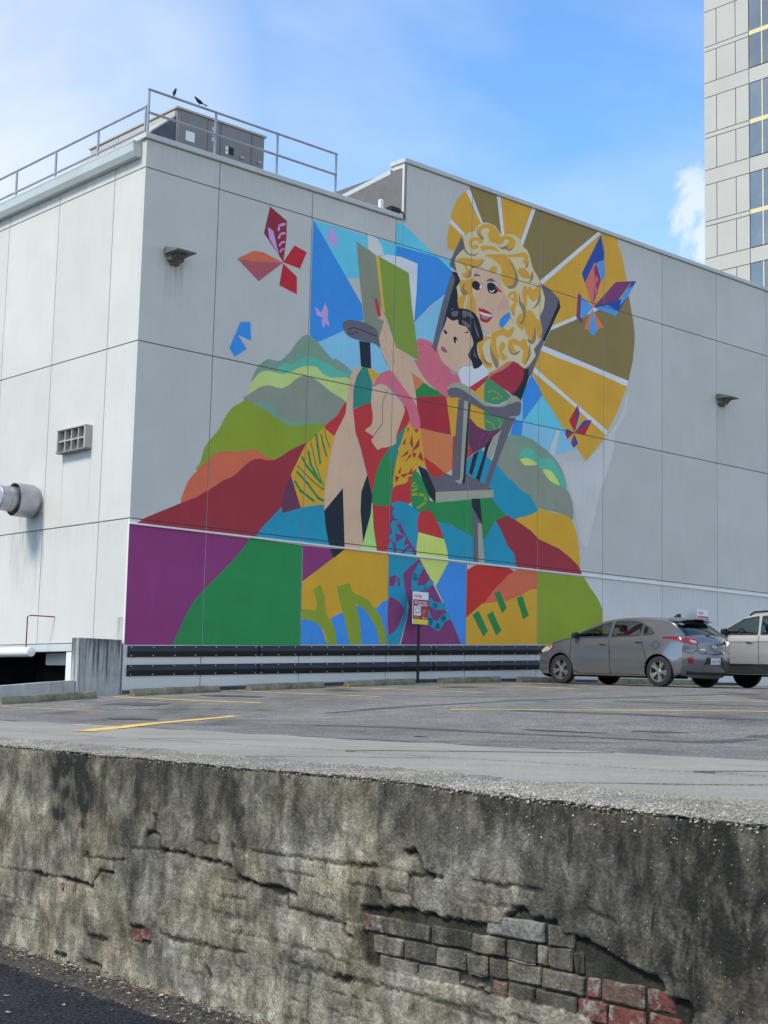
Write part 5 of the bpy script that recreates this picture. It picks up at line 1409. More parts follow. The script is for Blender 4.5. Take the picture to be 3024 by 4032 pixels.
place(car2, 13.45, -5.42, zc(12.6, 14.3, -4.0, -6.8) + [2.82, 1.66])

# ================================================================== RETAINING WALL
LW = lambda x, y: wall_sz(x * .9114, 2900 + y * .9114)
RWp = lambda x, y: wall_sz(1512 + x * .9114, 2900 + y * .9114)
def poly_l(f, s): return [f(*[float(q) for q in t.split(',')]) for t in s.split()]
CRACKS = [  # (polyline, half width, depth)
 (poly_l(LW, '660,340 672,420 692,425 690,490 770,500 860,525 950,545 1000,560'), .007, .03), (poly_l(LW, '632,430 655,408 690,425'), .009, .03), (poly_l(LW, '672,345 665,400'), .014, .03),
 (poly_l(LW, '520,478 600,482 690,488'), .003, .015), (poly_l(LW, '360,515 400,520 485,535 540,530'), .004, .02), (poly_l(LW, '372,510 378,550'), .010, .03), (poly_l(LW, '487,535 490,590 430,580 405,625 400,650'), .006, .03),
 (poly_l(LW, '265,608 320,625 400,650'), .012, .035), (poly_l(LW, '150,588 200,602'), .012, .03), (poly_l(LW, '60,572 150,588 210,600 265,610'), .003, .015), (poly_l(LW, '0,565 60,572'), .003, .01),
 (poly_l(LW, '1003,470 1015,560 1025,610 1060,622 1150,655 1245,670 1275,682'), .008, .035), (poly_l(LW, '1095,635 1240,672'), .013, .035), (poly_l(LW, '1243,675 1240,735 1330,765 1440,795 1490,805'), .004, .025),
 (poly_l(LW, '1487,805 1490,850 1520,870'), .005, .03), (poly_l(LW, '1085,495 1200,510 1320,525 1400,540 1480,552 1625,568'), .003, .02), (poly_l(LW, '1400,540 1402,570'), .004, .02), (poly_l(LW, '1550,550 1625,560'), .005, .025),
 (poly_l(LW, '1560,740 1562,805 1659,812'), .004, .03), (poly_l(LW, '1562,738 1659,745'), .005, .03), (poly_l(LW, '1630,655 1640,700'), .008, .03), (poly_l(LW, '1500,635 1640,660'), .003, .015),
 (poly_l(LW, '840,445 880,458 940,462'), .004, .015), (poly_l(LW, '380,860 460,880'), .010, .02), (poly_l(LW, '690,850 800,880 900,905 980,925 1060,935'), .004, .02), (poly_l(LW, '720,870 820,888'), .009, .02),
 (poly_l(LW, '240,935 285,945'), .014, .03), (poly_l(LW, '360,965 440,990'), .009, .03), (poly_l(LW, '888,990 912,1035'), .011, .02), (poly_l(LW, '1440,1040 1510,1050'), .014, .035), (poly_l(LW, '1300,1000 1440,1035 1659,1080'), .003, .015),
 (poly_l(LW, '970,775 1100,790'), .012, .006), (poly_l(LW, '1260,910 1400,935 1510,990'), .003, .012), (poly_l(LW, '0,690 80,700 170,740'), .003, .008), (poly_l(LW, '0,765 60,775 170,800'), .003, .008),
 (poly_l(RWp, '95,500 130,498 150,520 160,570 175,595 210,605'), .012, .04), (poly_l(RWp, '100,600 160,600 250,602'), .004, .025), (poly_l(RWp, '102,600 103,665'), .006, .03), (poly_l(RWp, '385,625 480,635 560,645 680,665'), .004, .02),
 (poly_l(RWp, '510,828 530,780 560,755 605,745 620,770'), .010, .045), (poly_l(RWp, '0,658 110,680 150,750'), .003, .015), (poly_l(RWp, '885,755 1000,800'), .004, .015), (poly_l(RWp, '0,1080 100,1105 240,1150 400,1180 520,1230'), .003, .015),
 (poly_l(RWp, '260,1150 470,1230'), .010, .012), (poly_l(RWp, '0,1000 60,1010 150,1035 290,1060 430,1105 560,1125 740,1165 860,1200'), .004, .03), (poly_l(RWp, '200,1045 290,1055'), .009, .03),
 (poly_l(RWp, '1060,1005 1180,1070 1210,1130 1310,1175 1312,1290'), .016, .05), (poly_l(RWp, '880,900 940,930 1060,1010'), .018, .05), (poly_l(RWp, '740,800 760,860 880,890'), .012, .04),
 (poly_l(RWp, '-90,752 60,748 130,752 250,792 400,810 515,828'), .006, .05), (poly_l(RWp, '600,850 740,862 900,905'), .010, .05), (poly_l(RWp, '320,893 420,915 560,948'), .008, .05), (poly_l(RWp, '0,825 120,845 240,858'), .005, .05), (poly_l(RWp, '270,900 290,960 300,1000'), .004, .04),
]
PIT = poly_l(RWp, '-90,752 60,748 130,752 250,792 400,810 515,828 545,775 600,765 690,785 740,800 780,868 900,905 960,945 1060,1010 1180,1075 1205,1130 1305,1182 1305,1320 905,1320 880,1215 760,1165 560,1118 290,1052 100,1015 -90,985')
PIT2 = poly_l(LW, '560,818 600,812 640,832 660,870 650,897 600,893 570,880')
FOOTZ = lambda s: -1.455 - .02 * s
TOPZ = lambda s: float(np.interp(s, [-3.5, -2.0, -1.47, -.89, -.04, .97, 3.95, 6], [-.35, -.331, -.322, -.315, -.298, -.30, -.301, -.30]))
def wall_face():
    root = empty('retaining_wall', G(-1, 0, -1.5), 0, label='old stained retaining wall of cracked render over brick, in the foreground', cat='wall')
    inv = Matrix.Translation(-G(-1, 0, -1.5))
    S = np.arange(-2.9, 5.3, .0085); nz_ = 150
    n = len(S); T = np.linspace(0, 1, nz_)
    top = np.array([TOPZ(s) for s in S]) - .012; bot = np.array([FOOTZ(s) for s in S]) - .12
    SS = np.repeat(S[:, None], nz_, 1); ZZ = bot[:, None] + (top - bot)[:, None] * T[None, :]
    crack = np.zeros_like(SS); dep = np.zeros_like(SS)
    jx = np.array([[noise.noise(Vector((s * 22, z * 22, 1))) for z in np.linspace(-1.7, -.2, nz_)] for s in S]) * .008
    jz = np.array([[noise.noise(Vector((s * 22, z * 22, 9))) for z in np.linspace(-1.7, -.2, nz_)] for s in S]) * .008
    hx = np.array([[noise.noise(Vector((s * 70, z * 70, 21))) for z in np.linspace(-1.7, -.2, nz_)] for s in S]) * .005
    jx = jx * 1.3 + hx; jz = jz * 1.3 - hx
    X, Y = SS + jx, ZZ + jz
    wv = np.array([[noise.noise(Vector((s * 9, z * 9, 4))) for z in np.linspace(-1.7, -.2, nz_)] for s in S])
    for pts, hw_, d in CRACKS:
        dm = np.full_like(SS, 9.)
        for a, b in zip(pts[:-1], pts[1:]):
            ax, ay, bx, by = a[0], a[1], b[0], b[1]; L2 = (bx - ax) ** 2 + (by - ay) ** 2 + 1e-9
            t = np.clip(((X - ax) * (bx - ax) + (Y - ay) * (by - ay)) / L2, 0, 1)
            dm = np.minimum(dm, np.hypot(X - ax - t * (bx - ax), Y - ay - t * (by - ay)))
        w_ = hw_ * (1 + .9 * wv)
        m = np.clip(1 - (dm - np.maximum(w_ * .75, .0022)) / .0055, 0, 1)
        crack = np.maximum(crack, m * min(1, .35 + d * 26)); dep = np.maximum(dep, m * d * .62)
    def inside(P, X, Y):
        c = np.zeros_like(X, bool)
        for i in range(len(P)):
            x1, y1 = P[i]; x2, y2 = P[i - 1]
            if y1 == y2: continue
            c ^= ((y1 > Y) != (y2 > Y)) & (X < (x2 - x1) * (Y - y1) / (y2 - y1) + x1)
        return c
    for P in (PIT, PIT2):
        m = inside(P, X, Y); dep[m] = np.maximum(dep[m], .024); crack[m] = np.maximum(crack[m], .86)
    # shallow courses showing through the render
    row = np.abs(((ZZ + .018 * SS - .669 + 5 * .078) / .078) % 1 - .5)
    rel = np.clip((row - .45) / .05, 0, 1) * np.clip((-.62 - ZZ) / .15, 0, 1) * (.5 + .5 * wv)
    dep += .006 * np.clip(rel, 0, 1)
    ry = (ZZ + jz + .018 * SS + .669 + 20 * .0775) / .0775; rk = np.floor(ry + .5); rowd = np.abs(ry - rk) * .0775
    cx = (SS + jx + (rk % 2) * .105 + 2.9) / .21; cold = np.abs(cx - np.round(cx)) * .21
    gate = np.array([[noise.noise(Vector((s * 3.1, z * 7.5, 14))) for z in np.linspace(-1.7, -.2, nz_)] for s in S])
    area = np.clip((-.60 - ZZ) / .1, 0, 1) * np.clip((1.9 - SS) / .8, 0.12, 1) * np.clip((SS + 2.0) / .3, 0, 1)
    jn = np.clip(1 - rowd / .006, 0, 1) * np.clip((gate + .08) * 5, 0, 1)
    jv = np.clip(1 - cold / .006, 0, 1) * np.clip((gate - .12) * 6, 0, 1)
    jj = np.maximum(jn, jv) * area
    dep = np.maximum(dep, .012 * jj); crack = np.maximum(crack, .75 * jj)
    big = np.array([[noise.fractal(Vector((s * 1.6, z * 2.2, 2)), 1.0, 2.0, 5) for z in np.linspace(-1.7, -.2, nz_)] for s in S])
    fine = np.array([[noise.fractal(Vector((s * 16, z * 16, 7)), .8, 2.0, 3) for z in np.linspace(-1.7, -.2, nz_)] for s in S])
    off = .006 * big + .0016 * fine - dep
    off += .03 * np.clip((bot[:, None] + .30 - ZZ) / .25, 0, 1) ** 2        # spread foot
    off -= .02 * np.clip((ZZ - top[:, None] + .02) / .02, 0, 1)
    # stains: dark runs below the coping and blotches, each with its own place along the wall
    st = np.zeros_like(SS)
    def band(px0, px1, z0, z1, k, f):
        a, _ = f(px0, 400); b, _ = f(px1, 400); a, b = min(a, b), max(a, b)
        xs = SS + .05 * wv + .14 * big
        m = np.clip((xs - a + .05) / .16, 0, 1) * np.clip((b - xs + .05) / .16, 0, 1) * np.clip((ZZ - z0 + .06 * big) / .42 + .7 * wv, 0, 1) * np.clip((z1 - ZZ) / .05 + .3, 0, 1)
        return m * k
    for a in ((190, 400, -.95, 0, .95), (555, 600, -.7, 0, .5), (660, 730, -.72, 0, .8), (400, 1000, -1.0, -.5, .35), (975, 1070, -1.0, 0, .85), (1100, 1310, -.8, -.35, .3), (780, 840, -1.35, -1.0, .6), (-60, 20, -.6, 0, .3)): st = np.maximum(st, 1.25 * band(*a, LW))
    for a in ((70, 420, -.50, 0, .75), (400, 900, -.58, 0, .75), (900, 1050, -1.1, 0, .65), (1150, 1660, -1.2, -.38, .92), (1040, 1160, -.9, -.5, .35), (1180, 1700, -1.6, -1.0, .5), (130, 260, -.75, -.5, .5)): st = np.maximum(st, 1.2 * band(*a, RWp))
    drip = np.array([[noise.fractal(Vector((s * 6.5, z * 2.2, 31)), .8, 2.0, 4) for z in np.linspace(-1.7, -.2, nz_)] for s in S])
    amt = np.interp(SS, [-3, -1.9, -.9, -.45, -.05, .12, .45, .62, 3.0, 3.25, 5], [1.0, 1.0, .85, .8, .75, .25, .3, .75, .9, .35, .4])
    reach = np.interp(SS, [-3, -1.9, -1.3, -.9, -.3, .2, .6, 1.5, 2.6, 3.2, 5], [1.3, 1.2, .75, .40, .32, .22, .38, .42, .55, .22, .3])
    depth_ = TOPZ(0) - ZZ
    st = np.maximum(st, amt * np.clip(1.28 - depth_ / reach + .6 * drip + .45 * big, 0, 1))
    P = [(G(s, -o_, z)) for s, z, o_ in zip(SS.ravel(), ZZ.ravel(), off.ravel())]
    P = [tuple(inv @ p) for p in P]
    F = [(i * nz_ + j, (i + 1) * nz_ + j, (i + 1) * nz_ + j + 1, i * nz_ + j + 1) for i in range(n - 1) for j in range(nz_ - 1)]
    me = bpy.data.meshes.new('render_face'); me.from_pydata(P, [], F); me.materials.append(MATS['wall_render'])
    for nm, arr in (('crack', crack), ('stain', st)):
        at = me.attributes.new(nm, 'FLOAT', 'POINT'); at.data.foreach_set('value', arr.ravel().astype(np.float32))
    me.polygons.foreach_set('use_smooth', [True] * len(F)); me.update()
    link(bpy.data.objects.new('render_face', me), root)
    return root
def wall_mat():
    m = bpy.data.materials.new('wall_render'); m.use_nodes = True; MATS['wall_render'] = m
    T = NT(m); bs = T.n['Principled BSDF']; tcn = T('ShaderNodeTexCoord'); o = tcn.outputs['Object']
    mpn = T('ShaderNodeMapping', {0: o, 'Scale': (8.0, 8.0, 1.0)})
    a = T('ShaderNodeTexNoise', {0: o, 'Scale': 5.5, 'Detail': 13.0, 'Roughness': .74, 'Distortion': .35})
    sk = T('ShaderNodeTexNoise', {0: mpn.outputs[0], 'Scale': 2.2, 'Detail': 9.0, 'Roughness': .7})
    b = T('ShaderNodeTexNoise', {0: o, 'Scale': 1.5, 'Detail': 6.0, 'Roughness': .6})
    c = T('ShaderNodeTexNoise', {0: o, 'Scale': 58.0, 'Detail': 7.0, 'Roughness': .8})
    def ramp(src, st):
        r = T('ShaderNodeValToRGB', {0: src}); e = r.color_ramp.elements
        while len(e) < len(st): e.new(.5)
        for k, (p, cl) in enumerate(st): e[k].position = p; e[k].color = (*cl, 1)
        return r.outputs[0]
    base = ramp(a.outputs[0], [(.33, (.050, .045, .037)), (.43, (.130, .116, .092)), (.53, (.238, .213, .172)), (.61, (.335, .307, .256)), (.70, (.49, .46, .40))])
    warm = ramp(b.outputs[0], [(.40, (.98, 1.0, .98)), (.62, (1.10, 1.0, .84))])
    fine = ramp(c.outputs[0], [(.34, (.55, .55, .54)), (.50, (1.0, 1.0, 1.0)), (.66, (1.4, 1.4, 1.36))])
    strk = ramp(sk.outputs[0], [(.34, (.68, .68, .67)), (.50, (1.0, 1.0, 1.0)), (.68, (1.18, 1.17, 1.15))])
    x0 = T('ShaderNodeMix', data_type='RGBA', blend_type='MULTIPLY'); x0.inputs[0].default_value = 1; T.l.new(base, x0.inputs[6]); T.l.new(strk, x0.inputs[7])
    x = T('ShaderNodeMix', data_type='RGBA', blend_type='MULTIPLY'); x.inputs[0].default_value = 1; T.l.new(x0.outputs[2], x.inputs[6]); T.l.new(warm, x.inputs[7])
    y = T('ShaderNodeMix', data_type='RGBA', blend_type='MULTIPLY'); y.inputs[0].default_value = 1; T.l.new(x.outputs[2], y.inputs[6]); T.l.new(fine, y.inputs[7])
    # black algae runs
    at = T('ShaderNodeAttribute'); at.attribute_name = 'stain'
    mp2 = T('ShaderNodeMapping', {0: o, 'Scale': (2.4, 2.4, 1.15)})
    d = T('ShaderNodeTexNoise', {0: mp2.outputs[0], 'Scale': 5.0, 'Distortion': .5, 'Detail': 8.0, 'Roughness': .7})
    dm = T('ShaderNodeMapRange', {0: d.outputs[0], 1: .36, 2: .66, 3: 1.15, 4: .55})
    bl = T('ShaderNodeTexNoise', {0: o, 'Scale': 1.7, 'Detail': 7.0, 'Roughness': .65}); bm_ = T('ShaderNodeMapRange', {0: bl.outputs[0], 1: .49, 2: .66, 3: 0.0, 4: .8}); mxm = T('ShaderNodeMath', {0: at.outputs['Fac'], 1: bm_.outputs[0]}, operation='MAXIMUM')
    sm = T('ShaderNodeMath', {0: mxm.outputs[0], 1: dm.outputs[0]}, operation='MULTIPLY'); sm.use_clamp = True
    z = T('ShaderNodeMix', data_type='RGBA'); T.l.new(sm.outputs[0], z.inputs[0]); T.l.new(y.outputs[2], z.inputs[6]); z.inputs[7].default_value = (.022, .021, .017, 1)
    # pale grit in the surface
    v = T('ShaderNodeTexVoronoi', {0: o, 'Scale': 75.0}); vm = T('ShaderNodeMapRange', {0: v.outputs['Distance'], 1: .12, 2: .2, 3: 1.0, 4: 0.0})
    vn = T('ShaderNodeSeparateColor', {0: v.outputs['Color']}); vt = T('ShaderNodeMath', {0: vn.outputs[0], 1: .90}, operation='GREATER_THAN'); vv = T('ShaderNodeMath', {0: vm.outputs[0], 1: vt.outputs[0]}, operation='MULTIPLY')
    g = T('ShaderNodeMix', data_type='RGBA'); T.l.new(vv.outputs[0], g.inputs[0]); T.l.new(z.outputs[2], g.inputs[6]); g.inputs[7].default_value = (.42, .41, .37, 1)
    ac = T('ShaderNodeAttribute'); ac.attribute_name = 'crack'
    q = T('ShaderNodeMix', data_type='RGBA'); T.l.new(ac.outputs['Fac'], q.inputs[0]); T.l.new(g.outputs[2], q.inputs[6]); q.inputs[7].default_value = (.018, .018, .013, 1)
    T.l.new(q.outputs[2], bs.inputs['Base Color']); bs.inputs['Roughness'].default_value = .95; bs.inputs['Specular IOR Level'].default_value = .2
    h = T('ShaderNodeMath', {0: c.outputs[0], 1: v.outputs['Distance']}, operation='ADD')
    bp = T('ShaderNodeBump', {'Height': h.outputs[0], 'Strength': .65, 'Distance': .006}); T.l.new(bp.outputs[0], bs.inputs['Normal'])
wall_mat()
def speckle(name, cols, scale, bump=.6, rough=.9):
    m = bpy.data.materials.new(name); m.use_nodes = True; MATS[name] = m
    T = NT(m); bs = T.n['Principled BSDF']; tcn = T('ShaderNodeTexCoord'); o = tcn.outputs['Object']
    v = T('ShaderNodeTexVoronoi', {0: o, 'Scale': scale}); sp_ = T('ShaderNodeSeparateColor', {0: v.outputs['Color']})
    r = T('ShaderNodeValToRGB', {0: sp_.outputs[0]}); e = r.color_ramp.elements
    while len(e) < len(cols): e.new(.5)
    for k, cl in enumerate(cols): e[k].position = k / (len(cols) - 1); e[k].color = (*cl, 1)
    dk = T('ShaderNodeMapRange', {0: v.outputs['Distance'], 1: .25, 2: .7, 3: 1.0, 4: .4})
    n_ = T('ShaderNodeTexNoise', {0: o, 'Scale': 3.0, 'Detail': 6.0}); nr = T('ShaderNodeMapRange', {0: n_.outputs[0], 1: .3, 2: .7, 3: .7, 4: 1.2})
    f = T('ShaderNodeMath', {0: dk.outputs[0], 1: nr.outputs[0]}, operation='MULTIPLY')
    mx = T('ShaderNodeVectorMath', {0: r.outputs[0]}, operation='SCALE'); T.l.new(f.outputs[0], mx.inputs['Scale']); T.l.new(mx.outputs[0], bs.inputs['Base Color'])
    bs.inputs['Roughness'].default_value = rough
    bp = T('ShaderNodeBump', {'Height': v.outputs['Distance'], 'Strength': bump, 'Distance': .012}); bp.invert = True; T.l.new(bp.outputs[0], bs.inputs['Normal'])
speckle('coping_mix', [(.20, .17, .13), (.37, .325, .25), (.49, .44, .35), (.31, .27, .21), (.56, .52, .44)], 110.0)
for i, c in enumerate([(.40, .38, .33), (.31, .27, .21), (.22, .19, .155), (.36, .34, .30), (.50, .49, .45)]): mat('pebble_%d' % i, c, .8, var=.15, fscale=60)
WALL = wall_face()
inv = Matrix.Translation(-G(-1, 0, -1.5))
def coping():
    mb = MB(); pr = [(.004, -.022), (-.004, -.014), (.002, -.007), (.014, -.003), (.05, .0), (.16, .006), (.25, .010), (.33, .013), (.36, .013), (.363, -.1)]
    S = np.arange(-3.0, 5.6, .02); P = []; m_ = len(pr)
    # split the profile more finely for the rough top
    fine = []
    for a, b in zip(pr[:-1], pr[1:]):
        k = max(1, int(math.hypot(b[0] - a[0], b[1] - a[1]) / .018)); fine += [(a[0] + (b[0] - a[0]) * i / k, a[1] + (b[1] - a[1]) * i / k) for i in range(k)]
    fine.append(pr[-1]); m_ = len(fine)
    for s in S:
        for w_, z in fine:
            r = noise.fractal(Vector((s * 14, w_ * 14, z * 14)), .7, 2.0, 3); r2 = noise.noise(Vector((s * 2.2, w_ * 3, 5)))
            if z < -.02 and w_ < .1:      # ragged lower edge where the grit gives way to render
                r += 1.0 * noise.noise(Vector((s * 7, 0, 8)))
            P.append(inv @ G(s, w_ - .006 * r * (w_ < .04) + .006 * r2 * (w_ < .04), TOPZ(s) + z + .007 * r * (z > -.03) + .007 * r2))
    mb.add(P, [(i * m_ + j, i * m_ + j + 1, (i + 1) * m_ + j + 1, (i + 1) * m_ + j) for i in range(len(S) - 1) for j in range(m_ - 1)], 'coping_mix')
    obj('coping', mb, WALL, smooth=True)
    rr = np.random.RandomState(4); bm = bmesh.new(); bmesh.ops.create_icosphere(bm, subdivisions=1, radius=1); iv = np.array([v.co[:] for v in bm.verts]); fi = [[v.index for v in f.verts] for f in bm.faces]; bm.free()
    V = []; F = []; MI = []; o = 0
    for k in range(12000):
        s = rr.uniform(-2.6, 4.6); u_ = rr.rand()
        if u_ < .84: w_ = rr.uniform(0.0, .36); z = TOPZ(s) + float(np.interp(w_, [0, .05, .36], [-.007, -.001, .012]))
        elif u_ < .965: w_ = rr.uniform(-.010, .01); z = TOPZ(s) - rr.uniform(.0, .03)
        else:
            if rr.rand() < .6: s = rr.uniform(-2.6, -.6)
            w_ = .002; z = TOPZ(s) - .02 - abs(rr.normal(0, .075))
            if rr.rand() < .45: continue
        r = (.0022 + .0042 * rr.rand() ** 2.2) * (1.15 if s < 0 else 1)
        sc_ = r * rr.uniform(.7, 1.3, 3); sc_[2] *= .7; th = rr.rand() * 6.28; c_, s_ = math.cos(th), math.sin(th)
        v = iv * sc_; v = np.stack([v[:, 0] * c_ - v[:, 1] * s_, v[:, 0] * s_ + v[:, 1] * c_, v[:, 2]], 1) + np.array(inv @ G(s, w_, z))
        V.append(v); F += [[o + i for i in f] for f in fi]; o += 12; MI += [int(rr.choice(5, p=[.28, .25, .2, .2, .07]))] * len(fi)
    me = bpy.data.meshes.new('pebbles'); me.from_pydata(np.concatenate(V).tolist(), [], F)
    for i in range(5): me.materials.append(MATS['pebble_%d' % i])
    me.polygons.foreach_set('material_index', MI); me.update(); link(bpy.data.objects.new('pebbles', me), WALL, kind='stuff')
coping()
mb = MB()
P = [inv @ p for s in (-3.0, 5.5) for p in (G(s, .06, -1.75), G(s, .36, -1.75), G(s, .36, TOPZ(s) - .09), G(s, .06, TOPZ(s) - .09))]
mb.add(P, [(0, 1, 2, 3), (7, 6, 5, 4), (0, 4, 5, 1), (1, 5, 6, 2), (2, 6, 7, 3), (3, 7, 4, 0)], 'soil_dark'); obj('backing', mb, WALL)
mat('brick_grey', (.125, .12, .10), .95, var=.4, scale=9, bump=.8, bscale=45, fine=.25, fscale=55); mat('brick_pale', (.185, .172, .15), .95, var=.35, scale=11, bump=.8, bscale=45, fine=.25, fscale=55)
mat('brick_red', (.115, .042, .032), .95, var=.6, scale=10, bump=.8, bscale=45, fine=.3, fscale=55); mat('brick_mix', (.14, .09, .072), .95, var=.5, scale=16, bump=.8, bscale=45, fine=.3, fscale=55)
mat('brick_dark', (.09, .088, .072), .95, var=.4, scale=9, bump=.8, bscale=45, fine=.25, fscale=55); mat('mortar', (.15, .14, .115), .95, var=.3, scale=14, bump=.6, fine=.2)
def plastered(nm, under):
    m = mat(nm, under, .95, var=.5, scale=10, bump=.8, bscale=45, fine=.3, fscale=55); T = NT(m); bs = T.n['Principled BSDF']; src = bs.inputs['Base Color'].links[0].from_socket
    tcn = T('ShaderNodeTexCoord'); n_ = T('ShaderNodeTexNoise', {0: tcn.outputs['Object'], 'Scale': 14.0, 'Detail': 9.0, 'Roughness': .7}); f = T('ShaderNodeMapRange', {0: n_.outputs[0], 1: .52, 2: .60, 3: 0.0, 4: .85})
    g = T('ShaderNodeTexNoise', {0: tcn.outputs['Object'], 'Scale': 40.0, 'Detail': 6.0}); r = T('ShaderNodeValToRGB', {0: g.outputs[0]}); r.color_ramp.elements[0].position = .35; r.color_ramp.elements[0].color = (.08, .072, .058, 1); r.color_ramp.elements[1].position = .65; r.color_ramp.elements[1].color = (.30, .28, .235, 1)
    mx = T('ShaderNodeMix', data_type='RGBA'); T.l.new(f.outputs[0], mx.inputs[0]); T.l.new(src, mx.inputs[6]); T.l.new(r.outputs[0], mx.inputs[7]); T.l.new(mx.outputs[2], bs.inputs['Base Color'])
plastered('brick_red_worn', (.13, .042, .03)); plastered('brick_mix_worn', (.12, .07, .05))
def bricks():
    rr = random.Random(11); red = poly_l(RWp, '800,1000 1030,1035 1180,1085 1190,1140 1310,1180 1310,1330 900,1330 860,1150 800,1080')
    pale = poly_l(RWp, '540,760 640,770 700,850 600,860 540,835')
    row = .0775; n = 0; gaps = poly_l(RWp, '640,860 930,880 1000,1000 780,1000 640,930')
    for k in range(-14, 1):
        s = -2.9 + (k % 2) * .105 + rr.uniform(-.02, .02)
        while s < .45:
            zc = -.669 + k * row - .018 * s; Lb = rr.choice([.205, .205, .15, .105, .27, .32]) + rr.uniform(-.03, .02)
            if pip((s, zc), gaps): Lb *= rr.choice([.35, .5, .6])
            c = (s + Lb / 2, zc)
            if pip(c, PIT) and zc > -1.6:
                h = row - rr.uniform(.004, .013); g = rr.uniform(.003, .012)
                if rr.random() < (.16 if pip(c, gaps) else .05): s += Lb; continue
                bm = bmesh.new(); bmesh.ops.create_cube(bm, size=1)
                for v in bm.verts: v.co = Vector((v.co.x * (Lb - g), v.co.y * .09, v.co.z * h))
                bmesh.ops.subdivide_edges(bm, edges=[e for e in bm.edges if abs((e.verts[0].co - e.verts[1].co).x) > .02], cuts=3)
                bmesh.ops.bevel(bm, geom=[e for e in bm.edges if e.is_boundary is False and len(e.link_faces) == 2 and e.calc_face_angle(0) > .5], offset=.006, segments=1, affect='EDGES')
                sd_ = rr.uniform(0, 99)
                for v in bm.verts:
                    nn = noise.noise_vector(Vector((v.co.x * 22 + sd_, v.co.y * 22, v.co.z * 22)))
                    v.co += nn * (.011 if pip(c, gaps) else .0075)
                isred = pip(c, red)
                m_ = rr.choice(['brick_red_worn', 'brick_mix_worn', 'brick_red_worn']) if isred else ('brick_pale' if pip(c, pale) else rr.choice(['wall_render'] * 7 + ['brick_mix_worn']))
                proud = rr.uniform(-.004, .009) if not isred else rr.uniform(-.012, .002)
                M_ = Matrix(((WD.x, WN.x, 0, 0), (WD.y, WN.y, 0, 0), (0, 0, 1, 0), (0, 0, 0, 1)))
                for v in bm.verts: v.co = M_ @ (Matrix.Rotation(.018, 3, 'Y') @ v.co)
                o_ = inv @ G(c[0], .054 - proud, c[1])
                for v in bm.verts: v.co += o_
                mb = MB(); mb.bm(bm, m_); o = obj('brick', mb, WALL); n += 1
                if m_ == 'wall_render':
                    at = o.data.attributes.new('stain', 'FLOAT', 'POINT'); at.data.foreach_set('value', [rr.uniform(.25, .95)] * len(o.data.vertices))
                # broken mortar crumbs under some bricks
                if rr.random() < .12:
                    mb = MB(); pts = [G(c[0] + t_ * Lb, .012, c[1] - row / 2 + .002 + rr.uniform(-.003, .003)) for t_ in (-.45, -.2, .1, .4)]
                    mb.tube([inv @ p for p in pts], [.003, .008, .006, .003], 'mortar', 6); obj('mortar', mb, WALL, smooth=True)
            s += Lb
    # the two red bricks showing through the hole left of centre
    for a, b in ((566, 604), (608, 655)):
        (s0, z0), (s1, z1) = LW(a, 822), LW(b, 885)
        bm = bmesh.new(); bmesh.ops.create_cube(bm, size=1)
        for v in bm.verts: v.co = Vector((v.co.x * (abs(s0 - s1)), v.co.y * .06, v.co.z * abs(z0 - z1)))
        bmesh.ops.bevel(bm, geom=bm.edges[:], offset=.004, segments=1, affect='EDGES')
        M_ = Matrix(((WD.x, WN.x, 0, 0), (WD.y, WN.y, 0, 0), (0, 0, 1, 0), (0, 0, 0, 1)))
        for v in bm.verts: v.co = M_ @ v.co
        mb = MB(); mb.bm(bm, 'brick_red_worn'); o = obj('brick', mb, WALL); o.location = inv @ G((s0 + s1) / 2, .040, (z0 + z1) / 2 - .004)
    for x, y, r in ((272, 648, .016), (945, 430, .010), (1040, 828, .010)):   # red scars where the render has chipped
        s, z = LW(x, y); bm = bmesh.new(); bmesh.ops.create_icosphere(bm, subdivisions=2, radius=1)
        M_ = Matrix(((WD.x, WN.x, 0, 0), (WD.y, WN.y, 0, 0), (0, 0, 1, 0), (0, 0, 0, 1)))
        for v in bm.verts: v.co = M_ @ (Vector((v.co.x * r, v.co.y * .010, v.co.z * r * 1.5)) * (1 + .4 * noise.noise(v.co * 2 + Vector((x, y, 0)))))
        mb = MB(); mb.bm(bm, 'brick_red_worn'); o = obj('brick_fragment', mb, WALL, smooth=True); o.location = inv @ G(s, .0, z)
bricks()

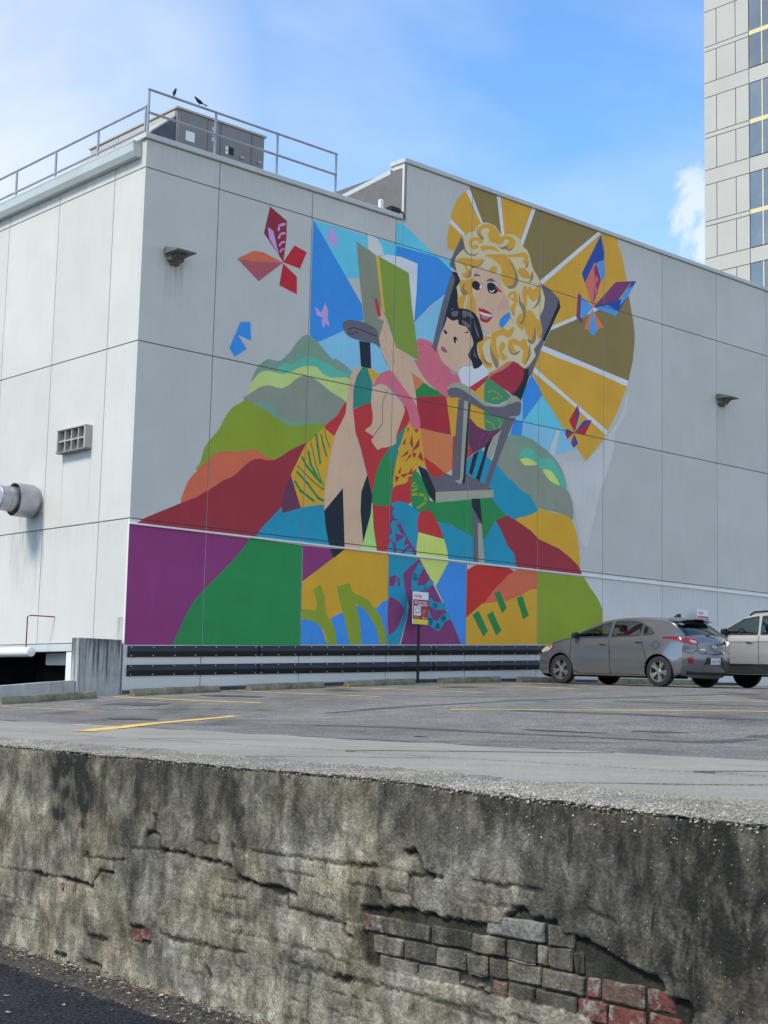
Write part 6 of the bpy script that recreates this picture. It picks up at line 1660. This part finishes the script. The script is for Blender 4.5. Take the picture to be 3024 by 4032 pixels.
# ================================================================== STREET
def street():
    mb = MB(); S = list(np.arange(-6, 60, .5)); Wd = [-.08, -.2, -.35, -.6, -1, -1.5, -2.5, -4, -6, -9, -14]
    P = [G(s, w_, FOOTZ(s) - .02 + .012 * min(-w_, 3)) for s in S for w_ in Wd]; n = len(Wd)
    mb.add(P, [(i * n + j, i * n + j + 1, (i + 1) * n + j + 1, (i + 1) * n + j) for i in range(len(S) - 1) for j in range(n - 1)], 'street_asphalt')
    st = obj('street', mb, smooth=True, kind='structure')
    speckle('dirt', [(.07, .06, .045), (.11, .09, .07), (.04, .033, .026), (.16, .145, .12)], 70.0)
    mb = MB(); S = np.arange(-2, 6.0, .03); P = []; m_ = 9
    for s in S:
        wd = .19 + .08 * noise.noise(Vector((s * 2.3, 1, 1))) + .04 * noise.noise(Vector((s * 11, 1, 1)))
        for j in range(m_):
            t_ = j / (m_ - 1); w_ = .05 - (wd + .05) * t_
            h = .075 * (1 - t_) ** 1.6 + .012 * noise.fractal(Vector((s * 12, w_ * 12, 3)), .8, 2, 3) * (1 - t_)
            P.append(G(s, w_, FOOTZ(s) - .018 + .012 * max(-w_, 0) + h + (-.01 if j == m_ - 1 else .002)))
    mb.add(P, [(i * m_ + j, i * m_ + j + 1, (i + 1) * m_ + j + 1, (i + 1) * m_ + j) for i in range(len(S) - 1) for j in range(m_ - 1)], 'dirt')
    obj('dirt_verge', mb, smooth=True, kind='structure')
    mat('dry_leaf', (.30, .22, .12), .9, var=.4, scale=20); mat('pale_leaf', (.50, .46, .38), .8, var=.2, scale=20); mat('brown_leaf', (.12, .07, .04), .9, var=.3, scale=20)
    rr = random.Random(3); mb = MB()
    for k in range(1500):
        s = rr.uniform(-.2, 5.0); w_ = .02 - abs(rr.gauss(0, .11)); 
        if k > 1420: w_ = -rr.uniform(.2, 1.6)
        z = FOOTZ(s) - .02 + .012 * max(-w_, 0) + .075 * max(0, 1 + w_ / .24) ** 1.6 + .004
        L_ = rr.uniform(.006, .018); th = rr.uniform(0, 6.28); d = Vector((math.cos(th), math.sin(th), rr.uniform(-.25, .25))) * L_; q = Vector((-math.sin(th), math.cos(th), rr.uniform(-.3, .3))) * L_ * rr.uniform(.25, .6)
        c = G(s, w_, z); up = Vector((0, 0, rr.uniform(.002, .006)))
        mb.add([c - d, c - q + up, c + d, c + q + up * .4, c - up * .5], [(0, 1, 2), (0, 2, 3), (0, 4, 2)], rr.choice(['dry_leaf', 'brown_leaf', 'brown_leaf', 'dry_leaf', 'pale_leaf']))
    obj('leaf_litter', mb, kind='stuff', fix=False)
    # the few pale leaves that lie out on the asphalt
    LL = ['pale dry leaf on the dark street at the left edge of the photo', 'pale dry leaf on the street, left of the middle one', 'pale dry leaf low on the street at the bottom left corner', 'largest pale dry leaf on the street near the bottom edge', 'pale curled leaf on the street close to the dirt verge']
    for i, (x, y, L_) in enumerate(((28, 1124, .018), (272, 1166, .018), (36, 1197, .02), (665, 1213, .026), (742, 1150, .022))):
        d = ray(x * .9114, 2900 + y * .9114); t_ = 5.0
        while t_ < 12:
            p = d * t_; rel = p - P0; s, w_ = rel.dot(WD), rel.dot(WN)
            if p.z < FOOTZ(s) - .02 + .012 * min(max(-w_, 0), 3): break
            t_ += .01
        mb = MB(); th = i * 1.3; n = 8; P = []
        for j in range(n + 1):
            a = -1 + 2 * j / n; wd = L_ * .42 * (1 - a * a) ** .7
            for sgn in (-1, 0, 1):
                v = Vector((a * L_, sgn * wd, .004 + .003 * abs(sgn) + .004 * a * a)); P.append(Matrix.Rotation(th, 3, 'Z') @ v)
        mb.add(P, [(3 * j + k, 3 * j + k + 1, 3 * j + k + 4, 3 * j + k + 3) for j in range(n) for k in range(2)], 'pale_leaf')
        o = obj('leaf', mb, smooth=True, fix=False, label=LL[i], cat='leaf', group='pale leaves on the street'); o.location = p
street()
